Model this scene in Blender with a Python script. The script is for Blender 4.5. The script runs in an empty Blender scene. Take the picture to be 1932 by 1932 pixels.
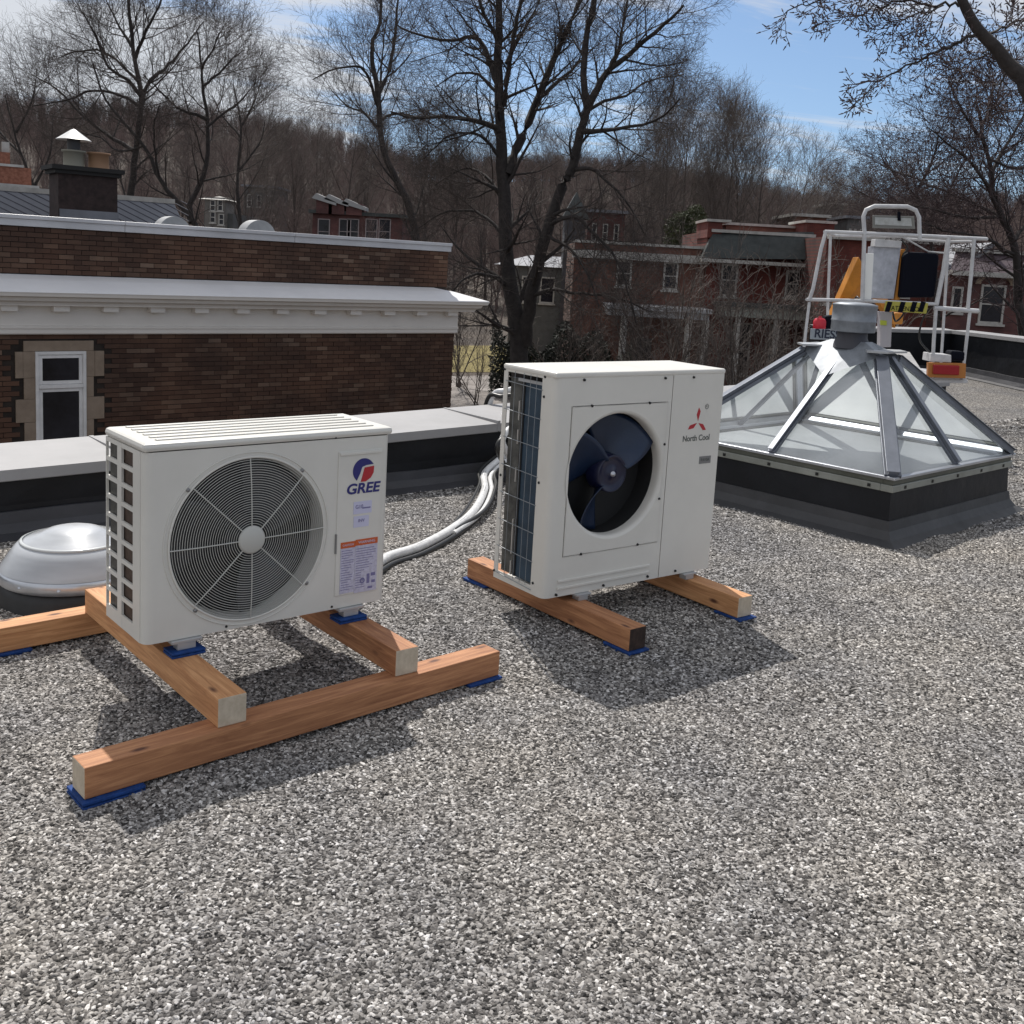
import bpy, math, random
import numpy as np
from mathutils import Vector, Matrix
R=math.radians; PI=math.pi
S=bpy.context.scene; COL=S.collection
# ------------------------------------------------------------------ camera
HC=1.48966; F=1961.24; PT=R(8.4356); RL=R(3.194); CX,CY=967.87,784.54
cd=bpy.data.cameras.new('camera'); cam=bpy.data.objects.new('camera',cd); COL.objects.link(cam); S.camera=cam
cd.sensor_fit='HORIZONTAL'; cd.sensor_width=36; cd.lens=F/1932*36
cd.shift_x=-(CX-966)/1932; cd.shift_y=(CY-966)/1932
cd.clip_start=.05; cd.clip_end=3000
cam.location=(0,0,HC)
cam.matrix_world=Matrix.Translation((0,0,HC)) @ Matrix.Rotation(PI/2-PT,4,'X') @ Matrix.Rotation(RL,4,'Z')
# ------------------------------------------------------------------ sky and sun
SUN_EL=R(53.0); SUN_DIR=Vector((-.23,.75,0)).normalized()*math.cos(SUN_EL)+Vector((0,0,math.sin(SUN_EL)))
W=bpy.data.worlds.new('World'); S.world=W; W.use_nodes=True
nt=W.node_tree; N=nt.nodes; L=nt.links; N.clear()
def nn(nodes,t,**k):
    n=nodes.new(t)
    for a,b in k.items(): setattr(n,a,b)
    return n
out=nn(N,'ShaderNodeOutputWorld'); bg=nn(N,'ShaderNodeBackground'); bg.inputs[1].default_value=.112
sky=nn(N,'ShaderNodeTexSky',sky_type='NISHITA'); sky.sun_disc=False; sky.sun_elevation=SUN_EL
sky.sun_rotation=math.atan2(SUN_DIR.x,SUN_DIR.y); sky.air_density=1.0; sky.dust_density=.5; sky.ozone_density=2.6; sky.altitude=100
tc=nn(N,'ShaderNodeTexCoord'); va=nn(N,'ShaderNodeVectorMath',operation='ADD'); va.inputs[1].default_value=(0,0,.06); L.new(tc.outputs['Generated'],va.inputs[0]); vn=nn(N,'ShaderNodeVectorMath',operation='NORMALIZE'); L.new(va.outputs[0],vn.inputs[0]); L.new(vn.outputs[0],sky.inputs[0]); sp=nn(N,'ShaderNodeSeparateXYZ'); L.new(tc.outputs['Generated'],sp.inputs[0])
def m(op,a,b=None,clamp=False):
    n=nn(N,'ShaderNodeMath',operation=op); n.use_clamp=clamp
    for i,v in enumerate((a,b)):
        if v is None: continue
        if isinstance(v,(int,float)): n.inputs[i].default_value=v
        else: L.new(v,n.inputs[i])
    return n.outputs[0]
zz=m('ADD',m('MAXIMUM',sp.outputs[2],0),.10)
u=m('DIVIDE',sp.outputs[0],zz); v=m('DIVIDE',sp.outputs[1],zz)
def cloudnoise(ang,sx,sy,off,scale,detail,rough):
    # rotated, stretched plane of cloud at altitude
    c,s=math.cos(ang),math.sin(ang)
    p=m('ADD',m('MULTIPLY',u,c*sx),m('MULTIPLY',v,s*sx)); q=m('ADD',m('MULTIPLY',u,-s*sy),m('MULTIPLY',v,c*sy))
    cb=nn(N,'ShaderNodeCombineXYZ'); L.new(p,cb.inputs[0]); L.new(q,cb.inputs[1]); cb.inputs[2].default_value=off
    t=nn(N,'ShaderNodeTexNoise'); t.inputs['Scale'].default_value=scale; t.inputs['Detail'].default_value=detail; t.inputs['Roughness'].default_value=rough
    t.inputs['Distortion'].default_value=.35
    L.new(cb.outputs[0],t.inputs['Vector']); return t.outputs[0]
n1=cloudnoise(R(20),.3,1.1,3.3,1.1,6,.55); n2=cloudnoise(R(28),.9,3.4,7.7,1.6,8,.62)
bank=m('MULTIPLY',m('ADD',m('ADD',m('MULTIPLY',u,-1),-.42),m('MULTIPLY',m('ADD',v,-3.2),-.13)),.55)      # the cloud bank thickens towards the west; unseen cloud behind added to whiten shade
over=m('MULTIPLY',m('ADD',m('SUBTRACT',2.9,v),m('MULTIPLY',u,.25)),.22)   # and overhead towards the south
bank=m('MINIMUM',m('MAXIMUM',m('MAXIMUM',bank,m('MINIMUM',over,.06)),-.055),.16)
n3=cloudnoise(R(4),.55,4.2,1.9,1.5,7,.6)
val=m('ADD',m('ADD',m('MULTIPLY',n1,.62),m('MULTIPLY',n2,.38)),bank)
cr=nn(N,'ShaderNodeMapRange',interpolation_type='SMOOTHSTEP'); L.new(val,cr.inputs[0])
cr.inputs[1].default_value=.47; cr.inputs[2].default_value=.62; cr.inputs[3].default_value=0; cr.inputs[4].default_value=.85
cr3=nn(N,'ShaderNodeMapRange',interpolation_type='SMOOTHSTEP'); L.new(n3,cr3.inputs[0]); cr3.inputs[1].default_value=.55; cr3.inputs[2].default_value=.74; cr3.inputs[3].default_value=0; cr3.inputs[4].default_value=.6
mx=nn(N,'ShaderNodeMixRGB'); L.new(m('MAXIMUM',cr.outputs[0],cr3.outputs[0]),mx.inputs[0]); L.new(sky.outputs[0],mx.inputs[1]); mx.inputs[2].default_value=(6.7,6.75,6.85,1)
hs=nn(N,'ShaderNodeHueSaturation'); L.new(mx.outputs[0],hs.inputs['Color']); hs.inputs['Saturation'].default_value=1.06; hs.inputs['Value'].default_value=1
L.new(hs.outputs[0],bg.inputs[0]); L.new(bg.outputs[0],out.inputs[0])
sl=bpy.data.lights.new('sun','SUN'); sun=bpy.data.objects.new('sun',sl); COL.objects.link(sun)
sl.energy=4.6; sl.angle=R(.55); sl.color=(1,.955,.89); sun.rotation_euler=SUN_DIR.to_track_quat('Z','Y').to_euler()
vs=S.view_settings; vs.view_transform='Standard'; vs.look='None'; vs.exposure=0; vs.gamma=1; vs.use_curve_mapping=False
S.render.engine='CYCLES'; S.cycles.max_bounces=8; S.cycles.transparent_max_bounces=16
# ------------------------------------------------------------------ geometry of the view
def ray(x,y):
    c,s=math.cos(RL),math.sin(RL); X=((x-CX)*c+(y-CY)*s)/F; Y=(-(x-CX)*s+(y-CY)*c)/F
    return Vector((X,math.cos(PT)-Y*math.sin(PT),-math.sin(PT)-Y*math.cos(PT)))
def at(x,y,Y):          # place seen at (x,y), Y metres out from the camera
    r=ray(x,y); return Vector((0,0,HC))+r*(Y/r.y)
def atz(x,y,z=0):
    r=ray(x,y); return Vector((0,0,HC))+r*((z-HC)/r.z)
# ------------------------------------------------------------------ object helpers
def tag(o,label=None,cat=None,group=None,kind=None):
    if label: o['label']=label
    if cat: o['category']=cat
    if group: o['group']=group
    if kind: o['kind']=kind
    return o
def thing(name,label,cat,loc=(0,0,0),yaw=0,group=None):
    o=bpy.data.objects.new(name,None); COL.objects.link(o); o.location=loc; o.rotation_euler=(0,0,yaw); o.empty_display_size=.1
    return tag(o,label,cat,group)
class MB:
    def __init__(s): s.v=[]; s.f=[]; s.m=[]; s.sm=[]
    def add(s,vs,fs,mi=0,smooth=False):
        n=len(s.v); s.v+= [tuple(p) for p in vs]; s.f+=[tuple(n+i for i in f) for f in fs]; s.m+=[mi]*len(fs); s.sm+=[smooth]*len(fs); return s
    def box(s,a,b,mi=0,M=None,mats=None):
        x0,y0,z0=a; x1,y1,z1=b
        vs=[Vector(p) for p in ((x0,y0,z0),(x1,y0,z0),(x1,y1,z0),(x0,y1,z0),(x0,y0,z1),(x1,y0,z1),(x1,y1,z1),(x0,y1,z1))]
        if M is not None: vs=[M@p for p in vs]
        s.add(vs,[(0,3,2,1),(4,5,6,7),(0,1,5,4),(1,2,6,5),(2,3,7,6),(3,0,4,7)],mi); return s
    def quad(s,*p,mi=0): return s.add(p,[tuple(range(len(p)))],mi)
    def prism(s,poly,vec,mi=0):
        n=len(poly); vec=Vector(vec); a=[Vector(p) for p in poly]; b=[p+vec for p in a]
        s.add(a+b,[tuple(range(n))[::-1],tuple(range(n,2*n))]+[(i,(i+1)%n,n+(i+1)%n,n+i) for i in range(n)],mi); return s
    def tube(s,pts,r,n=6,mi=0,cap=True,closed=False,smooth=True):
        P=[Vector(p) for p in pts]; k=len(P); rr=r if isinstance(r,(list,tuple)) else [r]*k
        rings=[]; up=None
        for i,p in enumerate(P):
            t=(P[(i+1)%k]-P[i-1]) if closed else ((P[min(i+1,k-1)]-P[max(i-1,0)]))
            if t.length<1e-9: t=Vector((0,0,1))
            t.normalize()
            if up is None: up=Vector((0,0,1)) if abs(t.z)<.9 else Vector((1,0,0))
            a=t.cross(up)
            if a.length<1e-5: a=t.orthogonal()
            a.normalize(); b=a.cross(t); up=b
            rings.append([p+(a*math.cos(2*PI*j/n)+b*math.sin(2*PI*j/n))*rr[i] for j in range(n)])
        vs=[q for g in rings for q in g]; fs=[]
        for i in range(k if closed else k-1):
            i2=(i+1)%k
            fs+=[(i*n+j,i*n+(j+1)%n,i2*n+(j+1)%n,i2*n+j) for j in range(n)]
        s.add(vs,fs,mi,smooth)
        if cap and not closed: s.add(rings[0],[tuple(range(n))],mi); s.add(rings[-1],[tuple(range(n))[::-1]],mi)
        return s
    def lathe(s,prof,n=32,c=(0,0,0),mi=0,smooth=True,axis='z',cap=False):
        vs=[]; c=Vector(c)
        for r,z in prof:
            for j in range(n):
                a=2*PI*j/n; x,y=r*math.cos(a),r*math.sin(a)
                vs.append(c+(Vector((x,y,z)) if axis=='z' else Vector((x,z,y))))
        fs=[(i*n+j,i*n+(j+1)%n,(i+1)*n+(j+1)%n,(i+1)*n+j) for i in range(len(prof)-1) for j in range(n)]
        s.add(vs,fs,mi,smooth); return s
    def build(s,name,mats,parent=None,bevel=0,M=None,auto=False):
        me=bpy.data.meshes.new(name); vv=s.v if M is None else [tuple(M@Vector(p)) for p in s.v]
        me.from_pydata(vv,[],s.f)
        for q in (mats if isinstance(mats,(list,tuple)) else [mats]): me.materials.append(q)
        me.polygons.foreach_set('material_index',s.m); me.polygons.foreach_set('use_smooth',s.sm); me.update()
        o=bpy.data.objects.new(name,me); COL.objects.link(o)
        if parent is not None: o.parent=parent
        if bevel:
            b=o.modifiers.new('b','BEVEL'); b.width=bevel; b.segments=2; b.limit_method='ANGLE'; b.angle_limit=R(35)
        return o
def boxo(name,a,b,mat,parent=None,bevel=0): return MB().box(a,b).build(name,mat,parent,bevel)
def copy_tree(o,parent=None,label=None):
    c=o.copy(); COL.objects.link(c); c.parent=parent
    if label: c['label']=label
    for ch in list(o.children): copy_tree(ch,c)
    return c
def text(name,body,mat,parent,loc,size,rot,sx=1,ext=.0004,align='CENTER',bold=0,shear=0):
    cu=bpy.data.curves.new(name,'FONT'); cu.body=body; cu.size=size; cu.extrude=ext; cu.align_x=align; cu.align_y='CENTER'; cu.offset=bold; cu.shear=shear
    t=bpy.data.objects.new('tmp',cu); COL.objects.link(t)
    me=bpy.data.meshes.new_from_object(t); bpy.data.objects.remove(t)
    me.materials.clear(); me.materials.append(mat)
    o=bpy.data.objects.new(name,me); COL.objects.link(o); o.parent=parent; o.location=loc; o.rotation_euler=rot; o.scale=(sx,1,1)
    return o
# ------------------------------------------------------------------ materials
def mat(name,col,rough=.6,metal=0,spec=.5,noise=None,bump=None,coat=0,emit=None):
    """noise=(scale,amount[,col2]) colour variation; bump=(scale,strength,dist)"""
    M=bpy.data.materials.new(name); M.use_nodes=True; t=M.node_tree; b=t.nodes['Principled BSDF']
    b.inputs['Base Color'].default_value=(*col,1); b.inputs['Roughness'].default_value=rough; b.inputs['Metallic'].default_value=metal
    b.inputs['Specular IOR Level'].default_value=spec; b.inputs['Coat Weight'].default_value=coat
    if noise or bump:
        tc=t.nodes.new('ShaderNodeTexCoord')
    if noise:
        z=t.nodes.new('ShaderNodeTexNoise'); z.inputs['Scale'].default_value=noise[0]; z.inputs['Detail'].default_value=7; z.inputs['Roughness'].default_value=.65
        t.links.new(tc.outputs['Object'],z.inputs['Vector'])
        r=t.nodes.new('ShaderNodeValToRGB'); c2=noise[2] if len(noise)>2 else tuple(min(1,c*1.3) for c in col)
        k=1-noise[1]; r.color_ramp.elements[0].position=.3; r.color_ramp.elements[1].position=.7
        r.color_ramp.elements[0].color=(*[c*k for c in col],1); r.color_ramp.elements[1].color=(*c2,1)
        t.links.new(z.outputs[0],r.inputs[0]); t.links.new(r.outputs[0],b.inputs['Base Color'])
    if bump:
        z=t.nodes.new('ShaderNodeTexNoise'); z.inputs['Scale'].default_value=bump[0]; z.inputs['Detail'].default_value=5
        t.links.new(tc.outputs['Object'],z.inputs['Vector'])
        bp=t.nodes.new('ShaderNodeBump'); bp.inputs['Strength'].default_value=bump[1]; bp.inputs['Distance'].default_value=bump[2]
        t.links.new(z.outputs[0],bp.inputs['Height']); t.links.new(bp.outputs[0],b.inputs['Normal'])
    return M
def ramp(t,fac,stops,interp='LINEAR'):
    r=t.nodes.new('ShaderNodeValToRGB'); e=r.color_ramp; e.interpolation=interp
    while len(e.elements)<len(stops): e.elements.new(.5)
    for i,(p,c) in enumerate(stops): e.elements[i].position=p; e.elements[i].color=(*c,1)
    t.links.new(fac,r.inputs[0]); return r.outputs[0]
WHITE=mat('white_painted_steel',(.66,.645,.60),.38,noise=(3,.06,(.69,.675,.63)),bump=(260,.05,.001))
WHITE2=mat('ivory_painted_steel',(.69,.67,.62),.4,noise=(2.5,.07,(.71,.69,.64)),bump=(260,.05,.001))
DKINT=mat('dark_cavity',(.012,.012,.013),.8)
FINS=mat('coil_fins_grey',(.07,.07,.065),.45,.5,noise=(60,.4,(.12,.12,.11)))
FINSB=mat('coil_fins_brown',(.075,.045,.03),.5,.3,noise=(60,.4,(.10,.065,.05)))
FINBLUE=mat('coil_fins_blue',(.020,.045,.075),.4,.1,noise=(9,.35,(.035,.07,.11)),bump=(900,.3,.002))
WIRE=mat('grille_wire',(.50,.50,.47),.4)
WIREG=mat('guard_wire_grey',(.30,.32,.34),.4,.3)
GREYM=mat('zinc_grey',(.25,.25,.25),.45,.6)
SCREW=mat('screw_dark',(.03,.03,.03),.4,.6)
FANG=mat('fan_blade_grey',(.035,.036,.04),.5)
FANB=mat('fan_blade_navy',(.008,.019,.050),.38,noise=(5,.2,(.011,.025,.062)))
FANH=mat('fan_hub_navy',(.007,.009,.035),.3)
BLUEPAD=mat('blue_foam_pad',(.008,.045,.20),.7,0,.3,noise=(40,.45,(.014,.07,.28)),bump=(120,.6,.003))
BLACKR=mat('black_rubber',(.012,.012,.013),.5,noise=(9,.4,(.022,.022,.024)))
LBLUE=mat('logo_blue',(.02,.02,.16),.4); LRED=mat('logo_red',(.42,.02,.03),.4); LGREY=mat('print_grey',(.10,.11,.10),.5)
STICK=mat('sticker_white',(.55,.55,.72),.35); STICKP=mat('sticker_lilac',(.50,.48,.60),.4,noise=(130,.22,(.60,.59,.74)))
ORANGE=mat('warning_orange',(.55,.10,.02),.45); PRINT=mat('print_violet',(.17,.16,.32),.5)
HOSEW=mat('white_pipe_wrap',(.72,.72,.72),.38,noise=(25,.2,(.8,.8,.8)),bump=(40,.5,.004))
HOSEB=mat('black_cable',(.015,.015,.015),.4)
CAPM=mat('parapet_cap_metal',(.30,.295,.297),.5,.0,noise=(1.3,.14,(.35,.342,.345)),bump=(3,.25,.01))
CAPD=mat('parapet_membrane',(.006,.0065,.009),.5,0,.3,noise=(2,.4,(.011,.012,.016)),bump=(4,.6,.02))
CAPG=mat('base_flashing',(.040,.040,.046),.55,noise=(3,.25,(.052,.052,.06)),bump=(5,.6,.02))
ALU=mat('mill_aluminium',(.52,.54,.58),.33,.85,noise=(4,.15,(.6,.62,.66)),bump=(20,.08,.002))
ALUW=mat('aluminium_sheet',(.50,.51,.52),.40,.55,noise=(3,.15,(.56,.57,.58)))
GALV=mat('galvanised_steel',(.22,.24,.27),.5,.3,noise=(8,.3,(.30,.325,.36)))
ALUD=mat('weathered_aluminium',(.15,.165,.195),.42,.5,noise=(4,.2,(.21,.225,.26)),bump=(20,.08,.002))
CAPG2=mat('skylight_flashing',(.040,.040,.043),.6,noise=(3,.25,(.058,.058,.062)),bump=(5,.5,.02))
DIFF=mat('opal_diffuser',(.62,.64,.65),.35,noise=(1.5,.12,(.70,.71,.72)))
def glassm(name,tint,op,dirt,gr=.03):
    M=bpy.data.materials.new(name); M.use_nodes=True; t=M.node_tree; t.nodes.clear(); o=t.nodes.new('ShaderNodeOutputMaterial')
    tr=t.nodes.new('ShaderNodeBsdfTransparent'); tr.inputs[0].default_value=(*tint,1)
    g=t.nodes.new('ShaderNodeBsdfGlossy'); g.inputs['Roughness'].default_value=gr; g.inputs[0].default_value=(.88,.88,.88,1)
    d=t.nodes.new('ShaderNodeBsdfDiffuse'); d.inputs[0].default_value=(.5,.52,.55,1)
    fr=t.nodes.new('ShaderNodeFresnel'); fr.inputs[0].default_value=1.5
    m1=t.nodes.new('ShaderNodeMixShader'); m2=t.nodes.new('ShaderNodeMixShader')
    z=t.nodes.new('ShaderNodeTexNoise'); z.inputs['Scale'].default_value=3; z.inputs['Detail'].default_value=8
    mr=t.nodes.new('ShaderNodeMapRange'); mr.inputs[3].default_value=op; mr.inputs[4].default_value=dirt; mr.inputs[1].default_value=.35; mr.inputs[2].default_value=.7
    t.links.new(z.outputs[0],mr.inputs[0]); t.links.new(mr.outputs[0],m1.inputs[0]); t.links.new(tr.outputs[0],m1.inputs[1]); t.links.new(d.outputs[0],m1.inputs[2])
    mf=t.nodes.new('ShaderNodeMath'); mf.operation='MULTIPLY'; mf.inputs[1].default_value=1.25; t.links.new(fr.outputs[0],mf.inputs[0])
    t.links.new(mf.outputs[0],m2.inputs[0]); t.links.new(m1.outputs[0],m2.inputs[1]); t.links.new(g.outputs[0],m2.inputs[2]); t.links.new(m2.outputs[0],o.inputs[0]); return M
GLASS=glassm('skylight_glass',(.82,.85,.86),.10,.26)
DOMEM=glassm('acrylic_dome',(.6,.6,.6),.82,.97,.28)
WINGL=mat('window_glass',(.012,.010,.013),.12,0,.25,noise=(1.2,.5,(.03,.03,.04)))
# timber with grain along local X, knots, pale end grain
def timber(name,c1,c2,c3):
    M=bpy.data.materials.new(name); M.use_nodes=True; t=M.node_tree; b=t.nodes['Principled BSDF']; b.inputs['Roughness'].default_value=.7
    tc=t.nodes.new('ShaderNodeTexCoord'); mp=t.nodes.new('ShaderNodeMapping'); mp.inputs['Scale'].default_value=(1.6,24,24)
    oi=t.nodes.new('ShaderNodeObjectInfo'); ad=t.nodes.new('ShaderNodeVectorMath'); ad.operation='ADD'; cb=t.nodes.new('ShaderNodeCombineXYZ')
    mu=t.nodes.new('ShaderNodeMath'); mu.operation='MULTIPLY'; mu.inputs[1].default_value=40; t.links.new(oi.outputs['Random'],mu.inputs[0]); t.links.new(mu.outputs[0],cb.inputs[0])
    t.links.new(tc.outputs['Object'],ad.inputs[0]); t.links.new(cb.outputs[0],ad.inputs[1]); t.links.new(ad.outputs[0],mp.inputs[0])
    z=t.nodes.new('ShaderNodeTexNoise'); z.inputs['Scale'].default_value=2.2; z.inputs['Detail'].default_value=9; z.inputs['Roughness'].default_value=.65; z.inputs['Distortion'].default_value=.9
    t.links.new(mp.outputs[0],z.inputs['Vector'])
    c=ramp(t,z.outputs[0],[(.33,c1),(.5,c2),(.64,c3)])
    m2=t.nodes.new('ShaderNodeMapping'); m2.inputs['Scale'].default_value=(5,13,13); t.links.new(ad.outputs[0],m2.inputs[0])
    vo=t.nodes.new('ShaderNodeTexVoronoi'); vo.inputs['Scale'].default_value=1; t.links.new(m2.outputs[0],vo.inputs['Vector'])
    kr=ramp(t,vo.outputs['Distance'],[(.06,(1,1,1)),(.17,(0,0,0))])
    mi=t.nodes.new('ShaderNodeMixRGB'); t.links.new(kr,mi.inputs[0]); t.links.new(c,mi.inputs[1]); mi.inputs[2].default_value=(.10,.035,.018,1)
    t.links.new(mi.outputs[0],b.inputs['Base Color'])
    bp=t.nodes.new('ShaderNodeBump'); bp.inputs['Strength'].default_value=.35; bp.inputs['Distance'].default_value=.003; t.links.new(z.outputs[0],bp.inputs['Height']); t.links.new(bp.outputs[0],b.inputs['Normal'])
    return M
TIMB=timber('fir_timber',(.38,.165,.068),(.53,.262,.115),(.66,.35,.165))
TIMB2=timber('fir_timber_dark',(.26,.105,.046),(.39,.175,.08),(.51,.245,.115))
ENDG=mat('fir_end_grain',(.50,.42,.32),.8,noise=(35,.15,(.58,.50,.39)),bump=(60,.4,.003))
ENDD=mat('fir_end_grain_dark',(.03,.018,.014),.9,noise=(35,.4,(.06,.035,.026)))
# bark
def bark(name,c,c2):
    return mat(name,c,.9,noise=(6,.3,c2),bump=(18,.6,.03))
BARK=bark('dark_bark',(.030,.025,.024),(.050,.043,.041)); BARK2=bark('brown_bark',(.075,.060,.053),(.115,.093,.082)); TWIG=mat('twigs',(.058,.046,.042),.9,noise=(2,.25,(.085,.068,.062)))
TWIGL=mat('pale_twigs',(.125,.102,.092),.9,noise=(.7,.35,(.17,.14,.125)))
TWIGR=mat('budding_twigs',(.065,.045,.047),.9)
# brick (one colour per brick)
def brickm(name,stops):
    M=bpy.data.materials.new(name); M.use_nodes=True; t=M.node_tree; b=t.nodes['Principled BSDF']; b.inputs['Roughness'].default_value=.85
    g=t.nodes.new('ShaderNodeNewGeometry'); oi=t.nodes.new('ShaderNodeObjectInfo'); a=t.nodes.new('ShaderNodeMath'); a.operation='ADD'; f=t.nodes.new('ShaderNodeMath'); f.operation='FRACT'
    t.links.new(g.outputs['Random Per Island'],a.inputs[0]); t.links.new(oi.outputs['Random'],a.inputs[1]); t.links.new(a.outputs[0],f.inputs[0])
    c=ramp(t,f.outputs[0],stops); tc=t.nodes.new('ShaderNodeTexCoord')
    z=t.nodes.new('ShaderNodeTexNoise'); z.inputs['Scale'].default_value=1.1; z.inputs['Detail'].default_value=6; t.links.new(g.outputs['Position'],z.inputs['Vector'])
    mi=t.nodes.new('ShaderNodeMixRGB'); mi.blend_type='MULTIPLY'; mi.inputs[0].default_value=1; t.links.new(c,mi.inputs[1]); t.links.new(ramp(t,z.outputs[0],[(.35,(.6,.6,.62)),(.65,(1.15,1.1,1.05))]),mi.inputs[2])
    t.links.new(mi.outputs[0],b.inputs['Base Color'])
    return M
BRICK=brickm('dark_brown_brick',[(0,(.066,.032,.020)),(.4,(.086,.043,.027)),(.8,(.104,.056,.036)),(.96,(.14,.085,.058)),(1,(.19,.13,.095))])
MORTAR=mat('mortar_dark',(.022,.016,.013),.95,noise=(5,.4,(.04,.03,.024)))  # dark brown mortar for the joints and the wall core
def farbrick(name,c1,c2,mo):
    M=bpy.data.materials.new(name); M.use_nodes=True; t=M.node_tree; b=t.nodes['Principled BSDF']; b.inputs['Roughness'].default_value=.9
    tc=t.nodes.new('ShaderNodeTexCoord'); mp=t.nodes.new('ShaderNodeMapping'); mp.inputs['Rotation'].default_value=(R(90),0,0); t.links.new(tc.outputs['Object'],mp.inputs[0])
    k=t.nodes.new('ShaderNodeTexBrick'); k.inputs['Scale'].default_value=1; k.inputs['Brick Width'].default_value=.22; k.inputs['Row Height'].default_value=.075; k.inputs['Mortar Size'].default_value=.006
    k.inputs['Color1'].default_value=(*c1,1); k.inputs['Color2'].default_value=(*c2,1); k.inputs['Mortar'].default_value=(*mo,1); t.links.new(mp.outputs[0],k.inputs['Vector'])
    z=t.nodes.new('ShaderNodeTexNoise'); z.inputs['Scale'].default_value=.8; z.inputs['Detail'].default_value=8; t.links.new(tc.outputs['Object'],z.inputs['Vector'])
    mi=t.nodes.new('ShaderNodeMixRGB'); mi.blend_type='MULTIPLY'; mi.inputs[0].default_value=1; t.links.new(k.outputs[0],mi.inputs[1]); t.links.new(ramp(t,z.outputs[0],[(.35,(.62,.62,.62)),(.65,(1.2,1.15,1.1))]),mi.inputs[2])
    t.links.new(mi.outputs[0],b.inputs['Base Color']); return M
FB_BROWN=farbrick('brown_house_brick',(.14,.060,.044),(.18,.080,.060),(.11,.075,.065)); FB_RED=farbrick('red_house_brick',(.135,.032,.026),(.165,.044,.034),(.09,.045,.038)); FB_PURP=farbrick('plum_house_brick',(.105,.044,.043),(.135,.058,.055),(.09,.056,.053))
CORN=mat('cornice_paint',(.74,.70,.65),.55,noise=(1.2,.06,(.78,.74,.69))); CFLASH=mat('cornice_flashing',(.70,.69,.70),.5,0,noise=(1,.06,(.75,.74,.745)))
STONE=mat('limestone_trim',(.27,.205,.15),.85,noise=(4,.2,(.32,.25,.19)),bump=(25,.4,.01)); WFR=mat('white_window_frame',(.64,.63,.62),.5,noise=(3,.05))
SLATE=mat('dark_slate',(.035,.042,.042),.7,noise=(3,.3,(.055,.062,.06))); GROOF=mat('grey_metal_roof',(.13,.135,.15),.5,.2,noise=(1.2,.1,(.21,.215,.24)))
GHOUSE=mat('grey_render',(.10,.10,.098),.8,noise=(2,.2,(.13,.13,.127))); TRIM=mat('weathered_trim',(.38,.365,.34),.6,noise=(3,.2)); PORCH=mat('porch_green_grey',(.26,.27,.24),.6,noise=(2,.2))
def stuffm(): pass
# ------------------------------------------------------------------ ROOF, GROUND, HILL
A_YAW=R(40.3); A=Vector((math.cos(A_YAW),math.sin(A_YAW),0)); B=Vector((-A.y,A.x,0))
def ab(s,t,z=0): return A*s+B*t+Vector((0,0,z))
ROOFM=bpy.data.materials.new('roof_gravel_bed'); ROOFM.use_nodes=True
def gravel_nodes(M,instance=False):
    t=M.node_tree; b=t.nodes['Principled BSDF']; b.inputs['Roughness'].default_value=.85; b.inputs['Specular IOR Level'].default_value=.3
    k_=1 if instance else .62  # bed colour darkened in place of the shade between loose stones
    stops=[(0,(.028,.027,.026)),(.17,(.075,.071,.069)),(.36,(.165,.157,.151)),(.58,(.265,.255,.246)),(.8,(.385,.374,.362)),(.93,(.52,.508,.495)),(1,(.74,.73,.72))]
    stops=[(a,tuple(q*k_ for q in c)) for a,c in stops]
    tc=t.nodes.new('ShaderNodeTexCoord')
    if instance:
        oi=t.nodes.new('ShaderNodeObjectInfo'); fac=oi.outputs['Random']
    else:
        v=t.nodes.new('ShaderNodeTexVoronoi'); v.inputs['Scale'].default_value=85; t.links.new(tc.outputs['Object'],v.inputs['Vector'])
        s=t.nodes.new('ShaderNodeSeparateColor'); t.links.new(v.outputs['Color'],s.inputs[0]); fac=s.outputs[0]
        bp=t.nodes.new('ShaderNodeBump'); bp.inputs['Strength'].default_value=1; bp.inputs['Distance'].default_value=.008; bp.invert=True
        t.links.new(v.outputs['Distance'],bp.inputs['Height']); t.links.new(bp.outputs[0],b.inputs['Normal'])
    c=ramp(t,fac,stops)
    z=t.nodes.new('ShaderNodeTexNoise'); z.inputs['Scale'].default_value=1.3; z.inputs['Detail'].default_value=6; z.inputs['Roughness'].default_value=.6
    g=t.nodes.new('ShaderNodeNewGeometry'); t.links.new(g.outputs['Position'],z.inputs['Vector'])
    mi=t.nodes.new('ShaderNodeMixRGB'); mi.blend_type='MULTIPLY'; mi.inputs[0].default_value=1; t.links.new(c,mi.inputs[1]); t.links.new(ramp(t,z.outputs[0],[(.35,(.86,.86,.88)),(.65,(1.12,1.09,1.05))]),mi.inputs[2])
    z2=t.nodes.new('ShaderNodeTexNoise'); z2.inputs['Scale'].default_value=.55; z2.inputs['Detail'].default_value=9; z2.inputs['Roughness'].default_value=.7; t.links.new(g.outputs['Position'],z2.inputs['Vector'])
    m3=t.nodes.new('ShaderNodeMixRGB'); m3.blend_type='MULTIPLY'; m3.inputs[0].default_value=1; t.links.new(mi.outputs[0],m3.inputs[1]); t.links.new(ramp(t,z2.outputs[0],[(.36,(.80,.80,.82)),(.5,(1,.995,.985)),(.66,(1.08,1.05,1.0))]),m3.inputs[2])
    t.links.new(m3.outputs[0],b.inputs['Base Color'])
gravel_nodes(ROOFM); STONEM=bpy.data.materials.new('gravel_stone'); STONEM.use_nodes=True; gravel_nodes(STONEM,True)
WALLG=mat('stucco_wall',(.2,.19,.18),.9)
FARL=Vector((6.0,17.3,0))
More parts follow.
